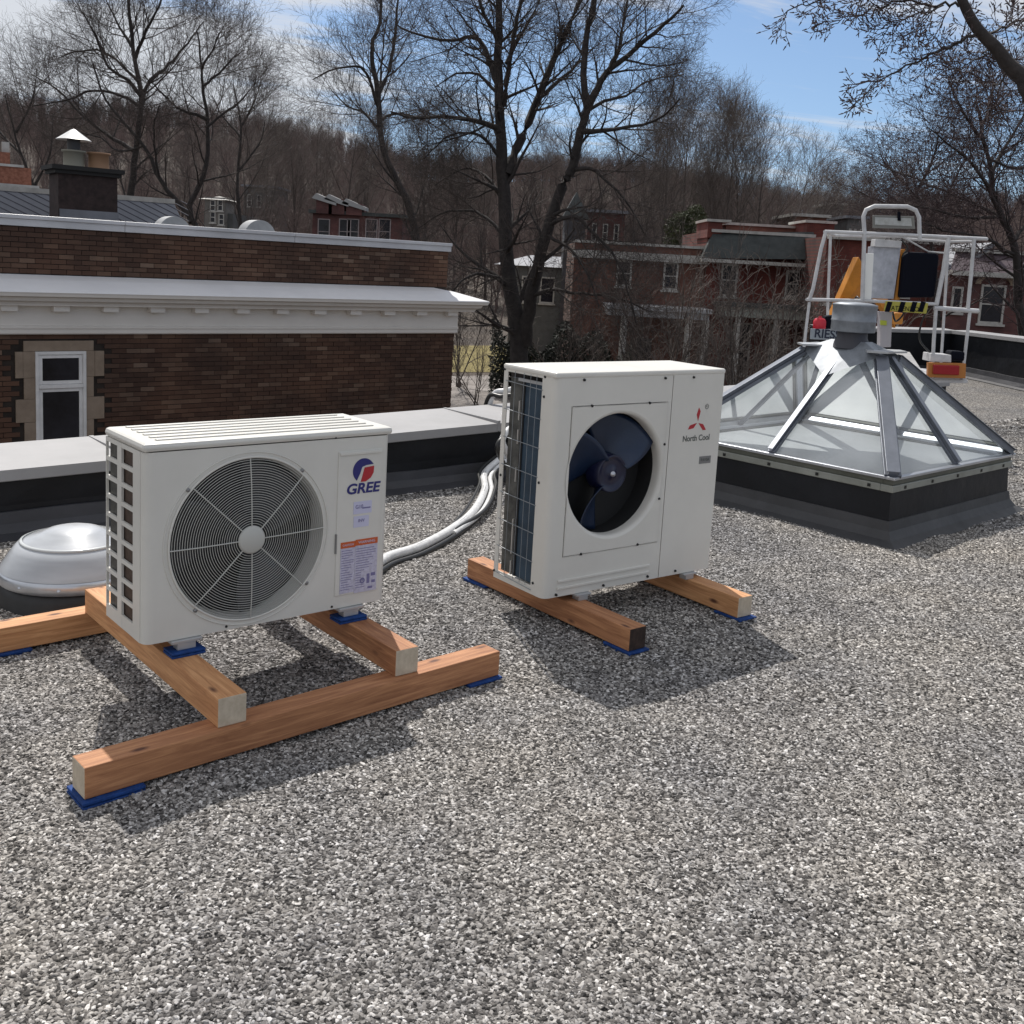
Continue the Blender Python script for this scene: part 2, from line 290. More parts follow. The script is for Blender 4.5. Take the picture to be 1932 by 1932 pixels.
poly=[ab(-5,5.5),ab(10.9,5.5),Vector((4.6,12.0,0)),Vector((5.0,17.6,0)),Vector((7.7,18.3,0)),Vector((8.4,9,0)),Vector((9.5,-3,0)),Vector((-3,-5,0))]
rb=MB(); n=len(poly); rb.add(poly,[tuple(range(n))],0); low=[p+Vector((0,0,-4.2)) for p in poly]
rb.add(list(poly)+low,[((i+1)%n,i,n+i,n+(i+1)%n) for i in range(n)],1)
tag(rb.build('roof',[ROOFM,WALLG]),'flat roof covered in grey gravel','roof',kind='structure')
def hz(x,y):
    r=math.hypot(x,y); az=math.atan2(x,y)
    e=.106-.042*max(0,min(1,(az+.42)/.85))
    t=max(0,min(1,(r-75)/330)); t=t*t*(3-2*t)
    return -4.2+t*e*400+ t*3*math.sin(az*17)+ (t*2*math.sin(r*.05+az*9))
GRND=mat('yard_ground',(.055,.042,.034),.95,noise=(.35,.35,(.095,.074,.058)),bump=(6,.8,.05))
gb=MB(); nr,na=46,72
rs=[0.01]+[4*1.115**i for i in range(nr)]
vs=[]
for r in rs:
    for j in range(na): a=2*PI*j/na; x,y=r*math.sin(a),r*math.cos(a); vs.append((x,y,hz(x,y) if y>0 else -4.2))
gb.add(vs,[(i*na+j,i*na+(j+1)%na,(i+1)*na+(j+1)%na,(i+1)*na+j) for i in range(len(rs)-1) for j in range(na)],0,True)
tag(gb.build('ground',GRND),'brown early spring ground rising to a wooded hill','ground',kind='structure')
LAWN=mat('dry_lawn',(.20,.16,.05),.95,noise=(1.2,.3,(.26,.215,.08)),bump=(40,1,.03))
# lawn and path beyond the brick building
pl=MB()
for nm,pts,zo,mm in (('lawn',[(800,652),(1010,652),(1040,702),(770,702)],.02,LAWN),('path',[(760,712),(1010,706),(1060,800),(730,800)],.03,GRND)):
    P=[atz(x,y,-4.2+zo) for x,y in pts]; MBq=MB().quad(*P); o=MBq.build(nm,mm if nm=='lawn' else mat('gravel_path',(.24,.21,.19),.95,noise=(.8,.4,(.36,.33,.31)),bump=(9,1,.1)))
    tag(o,'patch of yellow dry lawn beyond the brick building' if nm=='lawn' else 'pale stony path beyond the roof edge','lawn' if nm=='lawn' else 'path',kind='structure')
# gravel stones
def gn_scatter(name,base,coll,density,smin,smax,seed,extra=None,flat=True,zscale=None):
    o=base; g=bpy.data.node_groups.new(name,'GeometryNodeTree'); g.interface.new_socket('Geometry',in_out='INPUT',socket_type='NodeSocketGeometry'); g.interface.new_socket('Geometry',in_out='OUTPUT',socket_type='NodeSocketGeometry')
    n=g.nodes; l=g.links; gi=n.new('NodeGroupInput'); go=n.new('NodeGroupOutput')
    d=n.new('GeometryNodeDistributePointsOnFaces'); d.inputs['Density'].default_value=density; d.inputs['Seed'].default_value=seed
    ip=n.new('GeometryNodeInstanceOnPoints'); ci=n.new('GeometryNodeCollectionInfo'); ci.inputs[0].default_value=coll; ci.inputs['Separate Children'].default_value=True; ci.inputs['Reset Children'].default_value=True
    ip.inputs['Pick Instance'].default_value=True
    rr=n.new('FunctionNodeRandomValue'); rr.data_type='FLOAT_VECTOR'; rr.inputs[0].default_value=(-.5,-.5,0) if flat else (0,0,0); rr.inputs[1].default_value=(.5,.5,6.28) if flat else (0,0,6.28)
    rs=n.new('FunctionNodeRandomValue'); rs.data_type='FLOAT'; rs.inputs['Min'].default_value=smin; rs.inputs['Max'].default_value=smax; rs.inputs['Seed'].default_value=5
    l.new(gi.outputs[0],d.inputs[0]); l.new(d.outputs['Points'],ip.inputs['Points']); l.new(ci.outputs[0],ip.inputs['Instance']); l.new(rr.outputs[0],ip.inputs['Rotation']); l.new(rs.outputs[1],ip.inputs['Scale'])
    jn=n.new('GeometryNodeJoinGeometry'); l.new(ip.outputs[0],jn.inputs[0]); l.new(ip.outputs[0],go.inputs[0])
    if flat: l.new(gi.outputs[0],jn.inputs[0]); l.new(jn.outputs[0],go.inputs[0])
    md=o.modifiers.new('scatter','NODES'); md.node_group=g; return o
rng=random.Random(3)
stc=bpy.data.collections.new('stones')
import bmesh
for k in range(7):
    bm=bmesh.new(); bmesh.ops.create_icosphere(bm,subdivisions=1,radius=1)
    q=Vector((rng.uniform(1.0,1.65),rng.uniform(.65,1.05),rng.uniform(.32,.6)))
    for v_ in bm.verts: v_.co=Vector((v_.co.x*q.x,v_.co.y*q.y,v_.co.z*q.z))*rng.uniform(.7,1.25)
    me=bpy.data.meshes.new('stone'); bm.to_mesh(me); bm.free(); me.materials.append(STONEM)
    stc.objects.link(bpy.data.objects.new('stone',me))
def wedge(y0,y1,k=.80,x0=None):
    return [Vector((-k*y0-.1,y0,.003)),Vector((k*y0+.1,y0,.003)),Vector((k*y1+.1,y1,.003)),Vector((-k*y1-.1,y1,.003))]
def clip_poly(P,pt,nrm):   # keep the side where (p-pt).nrm<=0
    o=[]
    for i in range(len(P)):
        a,b=P[i],P[(i+1)%len(P)]; da=(a-pt).dot(nrm); db=(b-pt).dot(nrm)
        if da<=0: o.append(a)
        if da*db<0: o.append(a+(b-a)*(da/(da-db)))
    return o
from mathutils import noise as mno
for (y0,y1,den,s0,s1,lab) in ((1.7,3.4,23000,.0026,.0072,'near'),(3.4,6.2,14000,.0034,.0082,'middle'),(6.2,11,5600,.005,.011,'far'),(11,17.5,800,.013,.023,'back')):
    P=clip_poly(wedge(y0,y1),ab(0,5.38),B); P=clip_poly(P,Vector((7.6,0,0)),Vector((1,0,0)))
    bm=bmesh.new(); bm.faces.new([bm.verts.new(p) for p in P]); st_={'near':.06,'middle':.09,'far':.16,'back':.4}[lab]
    for ax,lo,hi in ((Vector((1,0,0)),-9,9),(Vector((0,1,0)),y0,y1)):
        q=lo+st_
        while q<hi: bmesh.ops.bisect_plane(bm,geom=bm.verts[:]+bm.edges[:]+bm.faces[:],plane_co=ax*q,plane_no=ax); q+=st_
    for v_ in bm.verts:
        c_=v_.co; e_=min(1,(ab(0,5.38)-c_).dot(B)/.3,(.80*c_.y+.1-abs(c_.x))/.5,(7.6-c_.x)/.3) 
        c_.z=.004+max(0,e_)*.016*max(0,.45+.9*mno.noise(c_*2.3)+.5*mno.noise(c_*6.1))
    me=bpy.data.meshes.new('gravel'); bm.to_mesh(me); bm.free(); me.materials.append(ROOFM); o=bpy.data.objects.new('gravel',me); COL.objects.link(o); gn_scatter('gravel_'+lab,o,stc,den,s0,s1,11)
    tag(o,'loose grey and white gravel stones on the '+{'near':'nearest part of the roof','middle':'roof around the outdoor units','far':'roof around the skylight','back':'back of the roof before the tall parapet'}[lab],'gravel',kind='stuff')
# ------------------------------------------------------------------ PARAPETS
def parapet(name,label,p0,p1,zc0,zc1,width,hfl,segs,outb=None):
    d=(p1-p0); Ln=d.length; d.normalize(); yaw=math.atan2(d.y,d.x); r=thing(name,label,'parapet',p0,yaw)
    zc=lambda s:zc0+(zc1-zc0)*s/Ln
    mb=MB(); K=max(2,int(Ln/.35)); rg=random.Random(len(name)+int(Ln*7))
    vs=[];fs=[]
    for i in range(K+1):
        s=Ln*i/K; w=rg.uniform(-.006,.006)
        vs+=[(s,.0+w,-.0),(s,.012+w,zc(s)*.45),(s,.01-w,zc(s)-.03),(s,width-.02,zc(s)-.03),(s,width-.02,-.3)]
    for i in range(K): fs+=[(i*5+j,(i+1)*5+j,(i+1)*5+j+1,i*5+j+1) for j in range(4)]
    mb.add(vs,fs,0,False); mb.quad((0,0,0),(0,width-.02,-.3),(0,width-.02,zc0-.03),(0,.01,zc0-.03)); mb.quad((Ln,0,0),(Ln,.01,zc1-.03),(Ln,width-.02,zc1-.03),(Ln,width-.02,-.3)); mb.build('membrane_face',CAPD,r)
    vs=[];fs=[]
    for i in range(K+1):
        s=Ln*i/K; w=rg.uniform(-.012,.012)
        vs+=[(s,-.13+w,.010),(s,-.055+w*.5,.03),(s,-.02,hfl*.55),(s,-.008,hfl+w*.5),(s,.004,hfl+w*.5+.002)]
    for i in range(K): fs+=[(i*5+j,(i+1)*5+j,(i+1)*5+j+1,i*5+j+1) for j in range(4)]
    MB().add(vs,fs,0,False).build('base_flashing',CAPG,r)
    x=0
    for Lg in segs:
        if x>=Ln: break
        x2=min(Ln,x+Lg); q=MB(); a,b=x+.003,x2-.003; za,zb=zc(a),zc(b)
        prof=[(-.03,-.055),(-.03,0),(width,.015),(width,-.06)]
        vv=[(a,y_,za+z_) for y_,z_ in prof]+[(b,y_,zb+z_) for y_,z_ in prof]+[(a,y_+(.004 if y_<0 else -.004),za+z_-.004) for y_,z_ in prof]+[(b,y_+(.004 if y_<0 else -.004),zb+z_-.004) for y_,z_ in prof]
        q.add(vv,[(i,4+i,5+i,1+i) for i in range(3)]+[(8+i,9+i,13+i,12+i) for i in range(3)]+[(i,i+1,9+i,8+i) for i in range(3)]+[(4+i,12+i,13+i,5+i) for i in range(3)]+[(0,8,12,4),(3,7,15,11)])
        q.build('cap_sheet',CAPM,r)
        if x>0: MB().box((x-.012,-.032,zc(x)-.05),(x+.012,width+.002,zc(x)+.019),0,Matrix.Translation((0,0,0))).build('cap_joint',CAPM,r)
        x=x2
    return r
parapet('parapet_wall','black parapet with pale metal cap running behind both outdoor units',ab(-1.2,5.42),ab(10.6,5.42),.30,.50,.60,.125,[3.15,2.5,2.5,2.5,2.5])
parapet('parapet_wall','tall black parapet with grey metal cap at the right edge of the roof',Vector((7.42,17.9,0)),Vector((7.95,12.6,0)),.74,.80,.35,.17,[3,3]).name='parapet_wall.001'
parapet('parapet_wall','short black parapet seen through the lift basket rails',Vector((5.0,17.3,0)),Vector((7.5,17.9,0)),.70,.74,.35,.12,[3])
r=thing('roof_curb','low grey sheet metal curb behind the skylight beside the lift basket','curb',(0,0,0))
MB().prism([(4.2,12.05,-.1),(4.72,12.05,-.1),(6.22,16.6,-.1),(4.75,16.7,-.1)],(0,0,.48)).build('curb_base',CAPD,r); MB().prism([(4.15,12.0,.38),(4.77,12.0,.38),(6.28,16.65,.38),(4.7,16.75,.38)],(0,0,.03)).build('curb_top',mat('curb_sheet',(.30,.295,.29),.5,noise=(2,.15)),r,.005)
# ------------------------------------------------------------------ TIMBERS and PADS
def beam(label,o,yawdeg,L_,z0,dark=0,enddark=0,along='x',lean=0):
    """o: world point of lower near corner; runs along local x"""
    s=.089; t=MB(); t.box((0,0,0),(L_,s,s)); t.m=[0]*6; t.m[3]=1; t.m[5]=1
    if enddark: t.m[5]=2
    ob=t.build('wood_beam',[TIMB2 if dark else TIMB,ENDG,ENDD],None,.003); ob.location=(o[0],o[1],z0); ob.rotation_euler=(0,0,R(yawdeg)); tag(ob,label,'beam','square timber beams under the outdoor units'); return ob
# C: front sleeper; runs along yaw 42.8
beam('front sleeper beam lying on the gravel across the two beams of the near unit',(-1.071,2.552),42.8,1.461,.025,dark=1)
# B back sleeper (left of frame)
cB=atz(0,1232,.025); 
beam('back sleeper beam that runs out of the picture at the left edge',tuple(cB-Vector((math.cos(R(42)),math.sin(R(42)),0))*.45)[:2],42,1.6,.025)
def cross(label,o,yawdeg,L_,z0,**k):
    # beam whose near end is at o (left-lower corner) and runs away (local x = into depth)
    y=R(yawdeg); a=Vector((math.cos(y),math.sin(y),0)); p=Vector((o[0],o[1],0))+a*.089
    return beam(label,(p.x,p.y),yawdeg+90,L_,z0,**k)
cross('left cross beam under the near unit with pale end resting on the front sleeper',(-.799,2.823),40.42,1.156,.114,dark=0)
cross('right cross beam under the near unit with sunlit pale end on the front sleeper',(-.34,3.263),39.4,1.19,.114,dark=1)
cross('left beam under the taller unit with a dark stained end',(.497,3.843),38.66,1.072,.025,dark=1,enddark=1)
cross('right beam under the taller unit with a pale sunlit end',(1.013,4.31),37.2,1.10,.025,dark=0)
def pad(label,c,yawdeg,lx,ly,z0=0,h=.024):
    c=Vector((c[0],c[1],0)); o=MB(); 
    o.box((-lx/2,-ly/2,0),(lx/2,ly/2,h*.45)).box((-lx/2+.004,-ly/2+.004,h*.45),(lx/2-.004,ly/2-.004,h*.62)).box((-lx/2,-ly/2,h*.62),(lx/2,ly/2,h))
    ob=o.build('rubber_pad',BLUEPAD,None,.002); ob.location=(c.x,c.y,z0); ob.rotation_euler=(0,0,R(yawdeg)); tag(ob,label,'pad','blue anti vibration pads'); return ob
def along(o,yawdeg,s,t=.0445):
    y=R(yawdeg); return (o[0]+math.cos(y)*s-math.sin(y)*t,o[1]+math.sin(y)*s+math.cos(y)*t)
pad('blue pad under the left end of the front sleeper beam',along((-1.071,2.552),42.8,.075),42.8,.17,.12)
pad('blue pad under the right end of the front sleeper beam',along((-1.071,2.552),42.8,1.39),42.8,.15,.12)
pad('blue pad under the back sleeper beam at the left edge of the picture',tuple((cB+Vector((math.cos(R(42)),math.sin(R(42)),0))*.02+Vector((-math.sin(R(42)),math.cos(R(42)),0))*.045))[:2],42,.17,.12)
def alongc(o,yawdeg,s): 
    y=R(yawdeg); a=(math.cos(y),math.sin(y)); return (o[0]+a[0]*.0445-a[1]*s,o[1]+a[1]*.0445+a[0]*s)
pad('blue pad under the near dark end of the left beam of the taller unit',alongc((.497,3.843),38.66,.06),38.66,.11,.15)
pad('blue pad under the far end of the left beam of the taller unit',alongc((.497,3.843),38.66,1.0),38.66,.12,.17)
pad('blue pad under the near pale end of the right beam of the taller unit',alongc((1.013,4.31),37.2,.05),37.2,.11,.15)
# ------------------------------------------------------------------ OUTDOOR UNIT 1 (long, low)
def hole_plate(mb,x0,x1,z0,z1,cx,cz,r,y,n=72,mi=0,r2=None):
    cs=[];es=[]
    angs=sorted([2*PI*i/n for i in range(n)]+[math.atan2(zc-cz,xc-cx)%(2*PI) for xc in (x0,x1) for zc in (z0,z1)])
    for a in angs:
        c,s=math.cos(a),math.sin(a); cs.append((cx+r*c,y,cz+r*s))
        t=min([(x1-cx)/c if c>1e-9 else 1e9,(x0-cx)/c if c<-1e-9 else 1e9,(z1-cz)/s if s>1e-9 else 1e9,(z0-cz)/s if s<-1e-9 else 1e9])
        es.append((cx+t*c,y,cz+t*s))
    k=len(cs); mb.add(cs+es,[(i,k+i,k+(i+1)%k,(i+1)%k) for i in range(k)],mi)
def ring(cx,cz,r,y,rt,n=72,m_=4):
    return [Vector((cx+r*math.cos(2*PI*i/n),y,cz+r*math.sin(2*PI*i/n))) for i in range(n)]
W1,D1,H1=.879,.329,.634
U1=thing('outdoor_unit','low white outdoor unit with round wire fan grille and red and blue logo','outdoor unit',(-1.098,3.058,.255),R(40.27))
c=MB(); cr=.028; fcx,fcz,fr=.347,.296,.268
hole_plate(c,cr,W1-cr,.0,.605,fcx,fcz,fr,0,80)
for k,(xc,sg) in enumerate(((cr,-1),(W1-cr,1))):       # rounded vertical corners
    pr=[(xc+sg*cr*math.sin(a),cr-cr*math.cos(a)) for a in [PI/2*i/6 for i in range(7)]]
    vs=[(x_,y_,z_) for z_ in (0,.605) for x_,y_ in pr]; c.add(vs,[(i,i+1,8+i,7+i) if sg>0 else (i+1,i,7+i,8+i) for i in range(6)],0,True)
c.quad((W1,cr,0),(W1,D1,0),(W1,D1,.605),(W1,cr,.605)).quad((0,cr,0),(W1,cr,0),(W1,D1,0),(0,D1,0))
c.lathe([(fr,0),(fr-.004,.006),(fr-.006,.07)],80,(fcx,0,fcz),axis='y')
c.build('casing',WHITE,U1)
sg_=MB()   # slatted left side frame: bars round 2 x 9 openings
xs=[cr,.088,.187,.225,.324,D1]
zs_top=.590; pitch=.0622; oh=.048
sg_.box((-.002,cr,0),(.006,.088,.605)).box((-.002,.187,0),(.006,.225,.605)).box((-.002,.324,0),(.006,D1,.605))
for (ya,yb) in ((.088,.187),(.225,.324)):
    z=.605
    for k in range(10):
        zt=zs_top-k*pitch; zb=zt-oh
        if k<9: sg_.box((-.0015,ya,zt),(.0055,yb,z)); z=zb
        else: sg_.box((-.0015,ya,0),(.0055,yb,z))
sg_.build('side_grille',WHITE,U1)
boxo('coil',(.0085,.2,.03),(.03,D1-.03,.59),FINS,U1); boxo('coil',(.0085,.06,.03),(.028,.2,.59),FINSB,U1); boxo('coil',(.0085,D1-.03,.03),(.30,D1-.012,.59),FINS,U1)
boxo('back_panel',(.3,D1-.006,.0),(W1,D1,.605),WHITE,U1)
boxo('cavity_shade_box',(.06,.09,.02),(.655,.30,.59),DKINT,U1)  # near-black box painted as the shade inside the casing
t=MB(); e=.006
t.box((-e,-e,.606),(W1+e,D1+e,.634)); t.build('top_cover',WHITE,U1,.012)
t=MB()
for k in range(6): t.box((.05,.035+k*.05,.634),(W1-.05,.052+k*.05,.6385))
t.build('top_rib',WHITE,U1,.003)
t=MB()
for k in range(28):
    rr_=.046+k*(.262-.046)/27; yb=-.014+.010*(rr_/.262)**4
    t.tube(ring(fcx,fcz,rr_,yb,0,80),.00115,4,closed=True)
t.build('grille_ring',WIRE,U1)
t=MB()
for k in range(8):
    a=PI/2+k*PI/4+.02; t.tube([(fcx+math.cos(a)*q,-.016+.010*(q/.262)**4,fcz+math.sin(a)*q) for q in (.03,.1,.18,.268)],.0022,5)
t.build('grille_spoke',WIRE,U1)
MB().lathe([(0,-.022),(.040,-.0215),(.046,-.017),(.046,-.012)],40,(fcx,0,fcz),axis='y').build('hub_badge',WIRE,U1)
t=MB(); t.tube(ring(fcx,fcz,.287,-.001,0),.0025,5,closed=True).tube(ring(fcx,fcz,.271,-.002,0),.004,6,closed=True); t.build('grille_rim',WHITE,U1)
for a in (45,135,225,315):
    aa=R(a+4); MB().lathe([(0,-.006),(.006,-.005),(.007,0)],10,(fcx+.279*math.cos(aa),0,fcz+.279*math.sin(aa)),axis='y').build('screw',GREYM,U1)
def fan(parent,cx,cz,r0,r1,y0,pitch_,span,starts,mt,hubm,hr,hy0,hy1,spans=None):
    f_=MB(); f_.lathe([(0,hy0),(hr*.2,hy0),(hr*.25,hy0+.006),(hr*.85,hy0+.012),(hr*.93,hy0),(hr,hy0+.004),(hr,hy1)],40,(cx,0,cz),axis='y'); hub=f_.build('fan_hub',hubm,parent)
    for si,st in enumerate(starts):
        span_=spans[si] if spans else span
        vs=[];K=14;J=9
        for i in range(K+1):
            for j in range(J+1):
                q=r0+(r1-r0)*j/J; sweep=.25*(j/J)**1.5
                a=R(st)+R(span_)*(i/K)*(1-.12*(1-j/J))+sweep*(1-i/K)
                yy=y0+pitch_*(i/K-.5)*(1+.4*(1-j/J))+.012*math.sin(PI*i/K)
                vs.append((cx+q*math.cos(a),yy,cz+q*math.sin(a)))
        fs=[(i*(J+1)+j,(i+1)*(J+1)+j,(i+1)*(J+1)+j+1,i*(J+1)+j+1) for i in range(K) for j in range(J)]
        bo=MB().add(vs,fs,0,True).build('fan_blade',mt,parent); so=bo.modifiers.new('s','SOLIDIFY'); so.thickness=.004
fan(U1,fcx,fcz,.06,.25,.05,.07,80,(10,130,250),FANG,FANG,.065,.03,.085)
# right hand service panel, logo, stickers
t=MB(); t.box((.668,-.004,.045),(.845,.001,.56)); t.build('service_panel',WHITE,U1,.003)
boxo('panel_ledge',(.672,-.009,.545),(.84,-.0042,.556),WHITE,U1,.002)
boxo('panel_handle',(.664,-.006,.20),(.670,.0,.27),GREYM,U1,.001)
lc=Vector((.768,-.0055,.487)); 
def disc_part(mb,cx,cz,r,a0,a1,y,inner=None,n=20):
    pts=[(cx+r*math.cos(a0+(a1-a0)*i/n),y,cz+r*math.sin(a0+(a1-a0)*i/n)) for i in range(n+1)]
    if inner: pts+=inner
    mb.prism(pts,(0,.0012,0))
t=MB(); disc_part(t,lc.x,lc.z,.043,R(42),R(232),-.0056,[(lc.x-.014,-.0056,lc.z-.01),(lc.x-.006,-.0056,lc.z+.013),(lc.x+.010,-.0056,lc.z+.018),(lc.x+.040,-.0056,lc.z+.020)]); t.build('logo_blue_arc',LBLUE,U1)
t=MB(); t.prism([(lc.x+.004,-.0056,lc.z+.010),(lc.x+.042,-.0056,lc.z+.013),(lc.x+.041,-.0056,lc.z-.010),(lc.x+.030,-.0056,lc.z-.028),(lc.x+.010,-.0056,lc.z-.040),(lc.x-.010,-.0056,lc.z-.040)],(0,.0012,0)); t.build('logo_red_quarter',LRED,U1)
UP=(R(90),0,0)
text('logo_text','GREE',LBLUE,U1,(.767,-.0052,.4225),.05,UP,sx=1.15,bold=.0014,shear=.15)
boxo('sticker',(.732,-.0052,.333),(.806,-.0042,.377),STICK,U1); text('sticker_print','G10',PRINT,U1,(.755,-.0058,.358),.02,UP,sx=.9); boxo('sticker_print',(.768,-.0056,.350),(.801,-.0054,.355),PRINT,U1)
boxo('sticker',(.734,-.0052,.285),(.796,-.0042,.325),STICK,U1); text('sticker_print','INV',PRINT,U1,(.765,-.0058,.308),.016,UP)
boxo('warning_label',(.686,-.0054,.052),(.744,-.0043,.215),STICKP,U1); boxo('warning_label',(.745,-.0055,.046),(.836,-.0043,.218),STICKP,U1)
boxo('warning_strip',(.686,-.0055,.2155),(.744,-.0043,.237),ORANGE,U1); boxo('warning_strip',(.745,-.0056,.2185),(.836,-.0043,.240),ORANGE,U1)
text('warning_print','WARNING',STICK,U1,(.7905,-.0062,.229),.013,UP,sx=1.1); text('warning_print','CAUTION',STICK,U1,(.715,-.0062,.226),.010,UP)
t=MB(); rg=random.Random(5)
for k in range(17):
    z=.205-k*.0088
    for (xa,xb) in ((.690,.740),(.749,.786 if k>8 else .832)):
        t.box((xa,-.0058,z),(xa+(xb-xa)*rg.uniform(.55,1),-.0054,z+.0022))
t.lathe([(.005,-.0058),(.011,-.0058)],16,(.777,0,.088),axis='y').lathe([(0,-.0058),(.003,-.0058)],8,(.777,0,.088),axis='y')
for (xa,za,w_,h_) in ((.795,.075,.012,.035),(.812,.10,.018,.012),(.815,.075,.015,.01),(.80,.055,.02,.008)): t.box((xa,-.0058,za),(xa+w_,-.0054,za+h_))
tag(t.build('label_print',PRINT,U1),kind='stuff')
for x_,z_ in ((.27,.012),(.66,.010),(.655,.61),(.03,.615)): MB().lathe([(0,-.0035),(.004,-.003),(.0045,0)],8,(x_,0,z_),axis='y').build('screw',SCREW,U1)
for x_ in (.135,.735):
    for y_ in (-.012,.29):
        t=MB(); t.box((x_-.05,y_,-.012),(x_+.05,y_+.045,-.001)); t.box((x_-.03,y_+.004,-.0345),(x_+.03,y_+.041,-.012)); t.build('mounting_foot',ALUW,U1,.002)
for k,(x_,y_,lb) in enumerate(((.135,.01,'small blue pad under the front left foot of the near unit'),(.735,.01,'small blue pad under the front right foot of the near unit'))):
    p=U1.location+Matrix.Rotation(R(40.27),3,'Z')@Vector((x_,y_,0)); pad(lb,(p.x,p.y),40.27,.11,.075,.203,.017)
# ------------------------------------------------------------------ OUTDOOR UNIT 2 (tall)
W2,D2,H2=.972,.345,.924
U2=thing('outdoor_unit','tall cream outdoor unit with open fan hole and bare coil side','outdoor unit',(.162,4.054,.144),R(37.18))
c=MB(); cr=.03; fcx,fcz,fr=.352,.488,.262
px0,px1,pz0,pz1=.088,.627,.165,.788
# front skin around the raised fan panel
for (a,b) in (((cr,0,0),(px0,.002,.905)),((px0,0,0),(px1,.002,pz0)),((px0,0,pz1),(px1,.002,.905)),((px1,0,0),(.649,.002,.905))): c.box(a,b)
pr=[(cr-cr*math.sin(a),cr-cr*math.cos(a)) for a in [PI/2*i/6 for i in range(7)]]
c.add([(x_,y_,z_) for z_ in (0,.905) for x_,y_ in pr],[(i+1,i,7+i,8+i) for i in range(6)],0,True)
c.box((0,cr,0),(.004,.086,.905)).box((0,.318,0),(.004,D2,.905)).box((0,.086,0),(.004,.318,.036)).box((0,.086,.893),(.004,.318,.905))
c.box((.01,.01,0),(W2-.01,D2-.005,.004)).box((.35,D2-.004,0),(W2-.01,D2,.905))
c.build('casing',WHITE2,U2)
t=MB(); t.box((.652,-.001,0),(W2-.002,.0015,.905)).box((W2-.004,0,0),(W2,D2,.905)); t.build('service_panel',WHITE2,U2,.001)
t=MB(); hole_plate(t,px0+.002,px1-.002,pz0+.002,pz1-.002,fcx,fcz,fr+.012,-.003,80)
t.lathe([(fr+.012,-.003),(fr+.004,-.001),(fr-.002,.006),(fr-.004,.02),(fr-.004,.046)],80,(fcx,0,fcz),axis='y')
for a,b in (((px0+.002,-.003,pz0+.002),(px1-.002,.0,pz0+.005)),((px0+.002,-.003,pz1-.005),(px1-.002,.0,pz1-.002)),((px0+.002,-.003,pz0),(px0+.004,.0,pz1)),((px1-.004,-.003,pz0),(px1-.002,.0,pz1))): t.box(a,b)
t.build('fan_panel',WHITE2,U2)
t=MB()
for z_ in (.030,.060): t.box((.07,-.007,z_),(.588,.0005,z_+.012))
t.build('front_rib',WHITE2,U2,.0025)
boxo('top_cover',(-.004,-.004,.900),(W2+.004,D2+.004,.924),WHITE2,U2,.008)
boxo('cavity_shade_box',(.075,.135,.02),(.64,.30,.88),DKINT,U2); MB().lathe([(fr-.003,.0465),(fr-.003,.136)],64,(fcx,0,fcz),axis='y').build('cavity_shade_tube',DKINT,U2)  # near-black box and tube stand in for the shade behind the fan
t=MB(); t.box((.010,.088,.04),(.03,.205,.87)); t.build('coil',FINBLUE,U2)
boxo('coil',(.014,.222,.04),(.03,.312,.87),mat('coil_frame_grey',(.07,.07,.068),.5,.4,noise=(14,.5,(.15,.15,.14))),U2)
t=MB(); t.box((.006,.205,.04),(.012,.222,.87)); t.build('coil_end_plate',DKINT,U2)
boxo('coil_bracket',(.004,.09,.862),(.012,.25,.874),ALUW,U2)
PIPEM=mat('bright_pipe',(.6,.58,.55),.3,.5)
for z0_,z1_ in ((.70,.78),(.60,.66),(.44,.50),(.13,.28),(.04,.10)): boxo('refrigerant_pipe',(.004,.232,z0_),(.0135,.238,z1_),PIPEM,U2)
t=MB()
for k in range(8): t.tube([(-.004,.078,.845-k*.118),(-.004,.326,.855-k*.118)],.0018,4)
for y_ in (.115,.155,.20,.26): t.tube([(-.006,y_,.03),(-.006,y_,.90)],.0014,4)
t.build('coil_guard',WIREG,U2)
fan(U2,fcx,fcz,.07,.2545,.060,.075,98,(14,118,216),FANB,FANH,.080,.018,.10,(104,80,52))
MB().lathe([(0,.008),(.010,.010),(.014,.022)],12,(fcx,0,fcz),axis='y').build('fan_nut',ALU,U2)
for x_,z_ in ((.143,.893),(.599,.890),(.772,.890),(.193,.786),(.516,.786),(.185,.168),(.505,.170),(.622,.602),(.615,.362),(.066,.011),(.324,.013),(.582,.016),(.753,.018)):
    MB().lathe([(0,-.0085),(.005,-.0075),(.006,-.003),(.006,0)],8,(x_,0,z_),axis='y').build('screw',SCREW,U2)
for y_,z_ in ((.07,.90),(.34,.90),(.07,.82),(.33,.45),(.07,.47),(.34,.03),(.07,.05)): MB().lathe([(0,-.004),(.005,-.003),(.006,.001)],8,(0,0,0)).build('screw',SCREW,U2,M=Matrix.Translation((-.001,y_,z_))@Matrix.Rotation(PI/2,4,'Y'))
lx,lz=.822,.70
def blade(mb,ang):
    d=Vector((math.cos(ang),0,math.sin(ang))); p=Vector((-d.z,0,d.x)); o=Vector((lx,-.0022,lz-.012))
    mb.prism([o+d*.006,o+d*.034+p*.012,o+d*.066+p*.002,o+d*.050-p*.010,o+d*.030-p*.006],(0,.0012,0))
for a in (88,205,-35): t=MB(); blade(t,R(a)); t.build('logo_blade',LRED,U2)
text('logo_text','North Cool',LGREY,U2,(.820,-.0018,.617),.037,UP,sx=.96,bold=.0006); text('logo_text','R',LGREY,U2,(.872,-.0018,.757),.013,UP)
MB().tube(ring(.872,.757,.0105,-.002,0,16),.0012,4,closed=True).build('logo_ring',LGREY,U2)
boxo('rating_plate',(.850,-.0025,.498),(.925,-.0008,.532),GREYM,U2,.001); text('rating_print','R410A',LGREY,U2,(.887,-.003,.515),.02,UP)
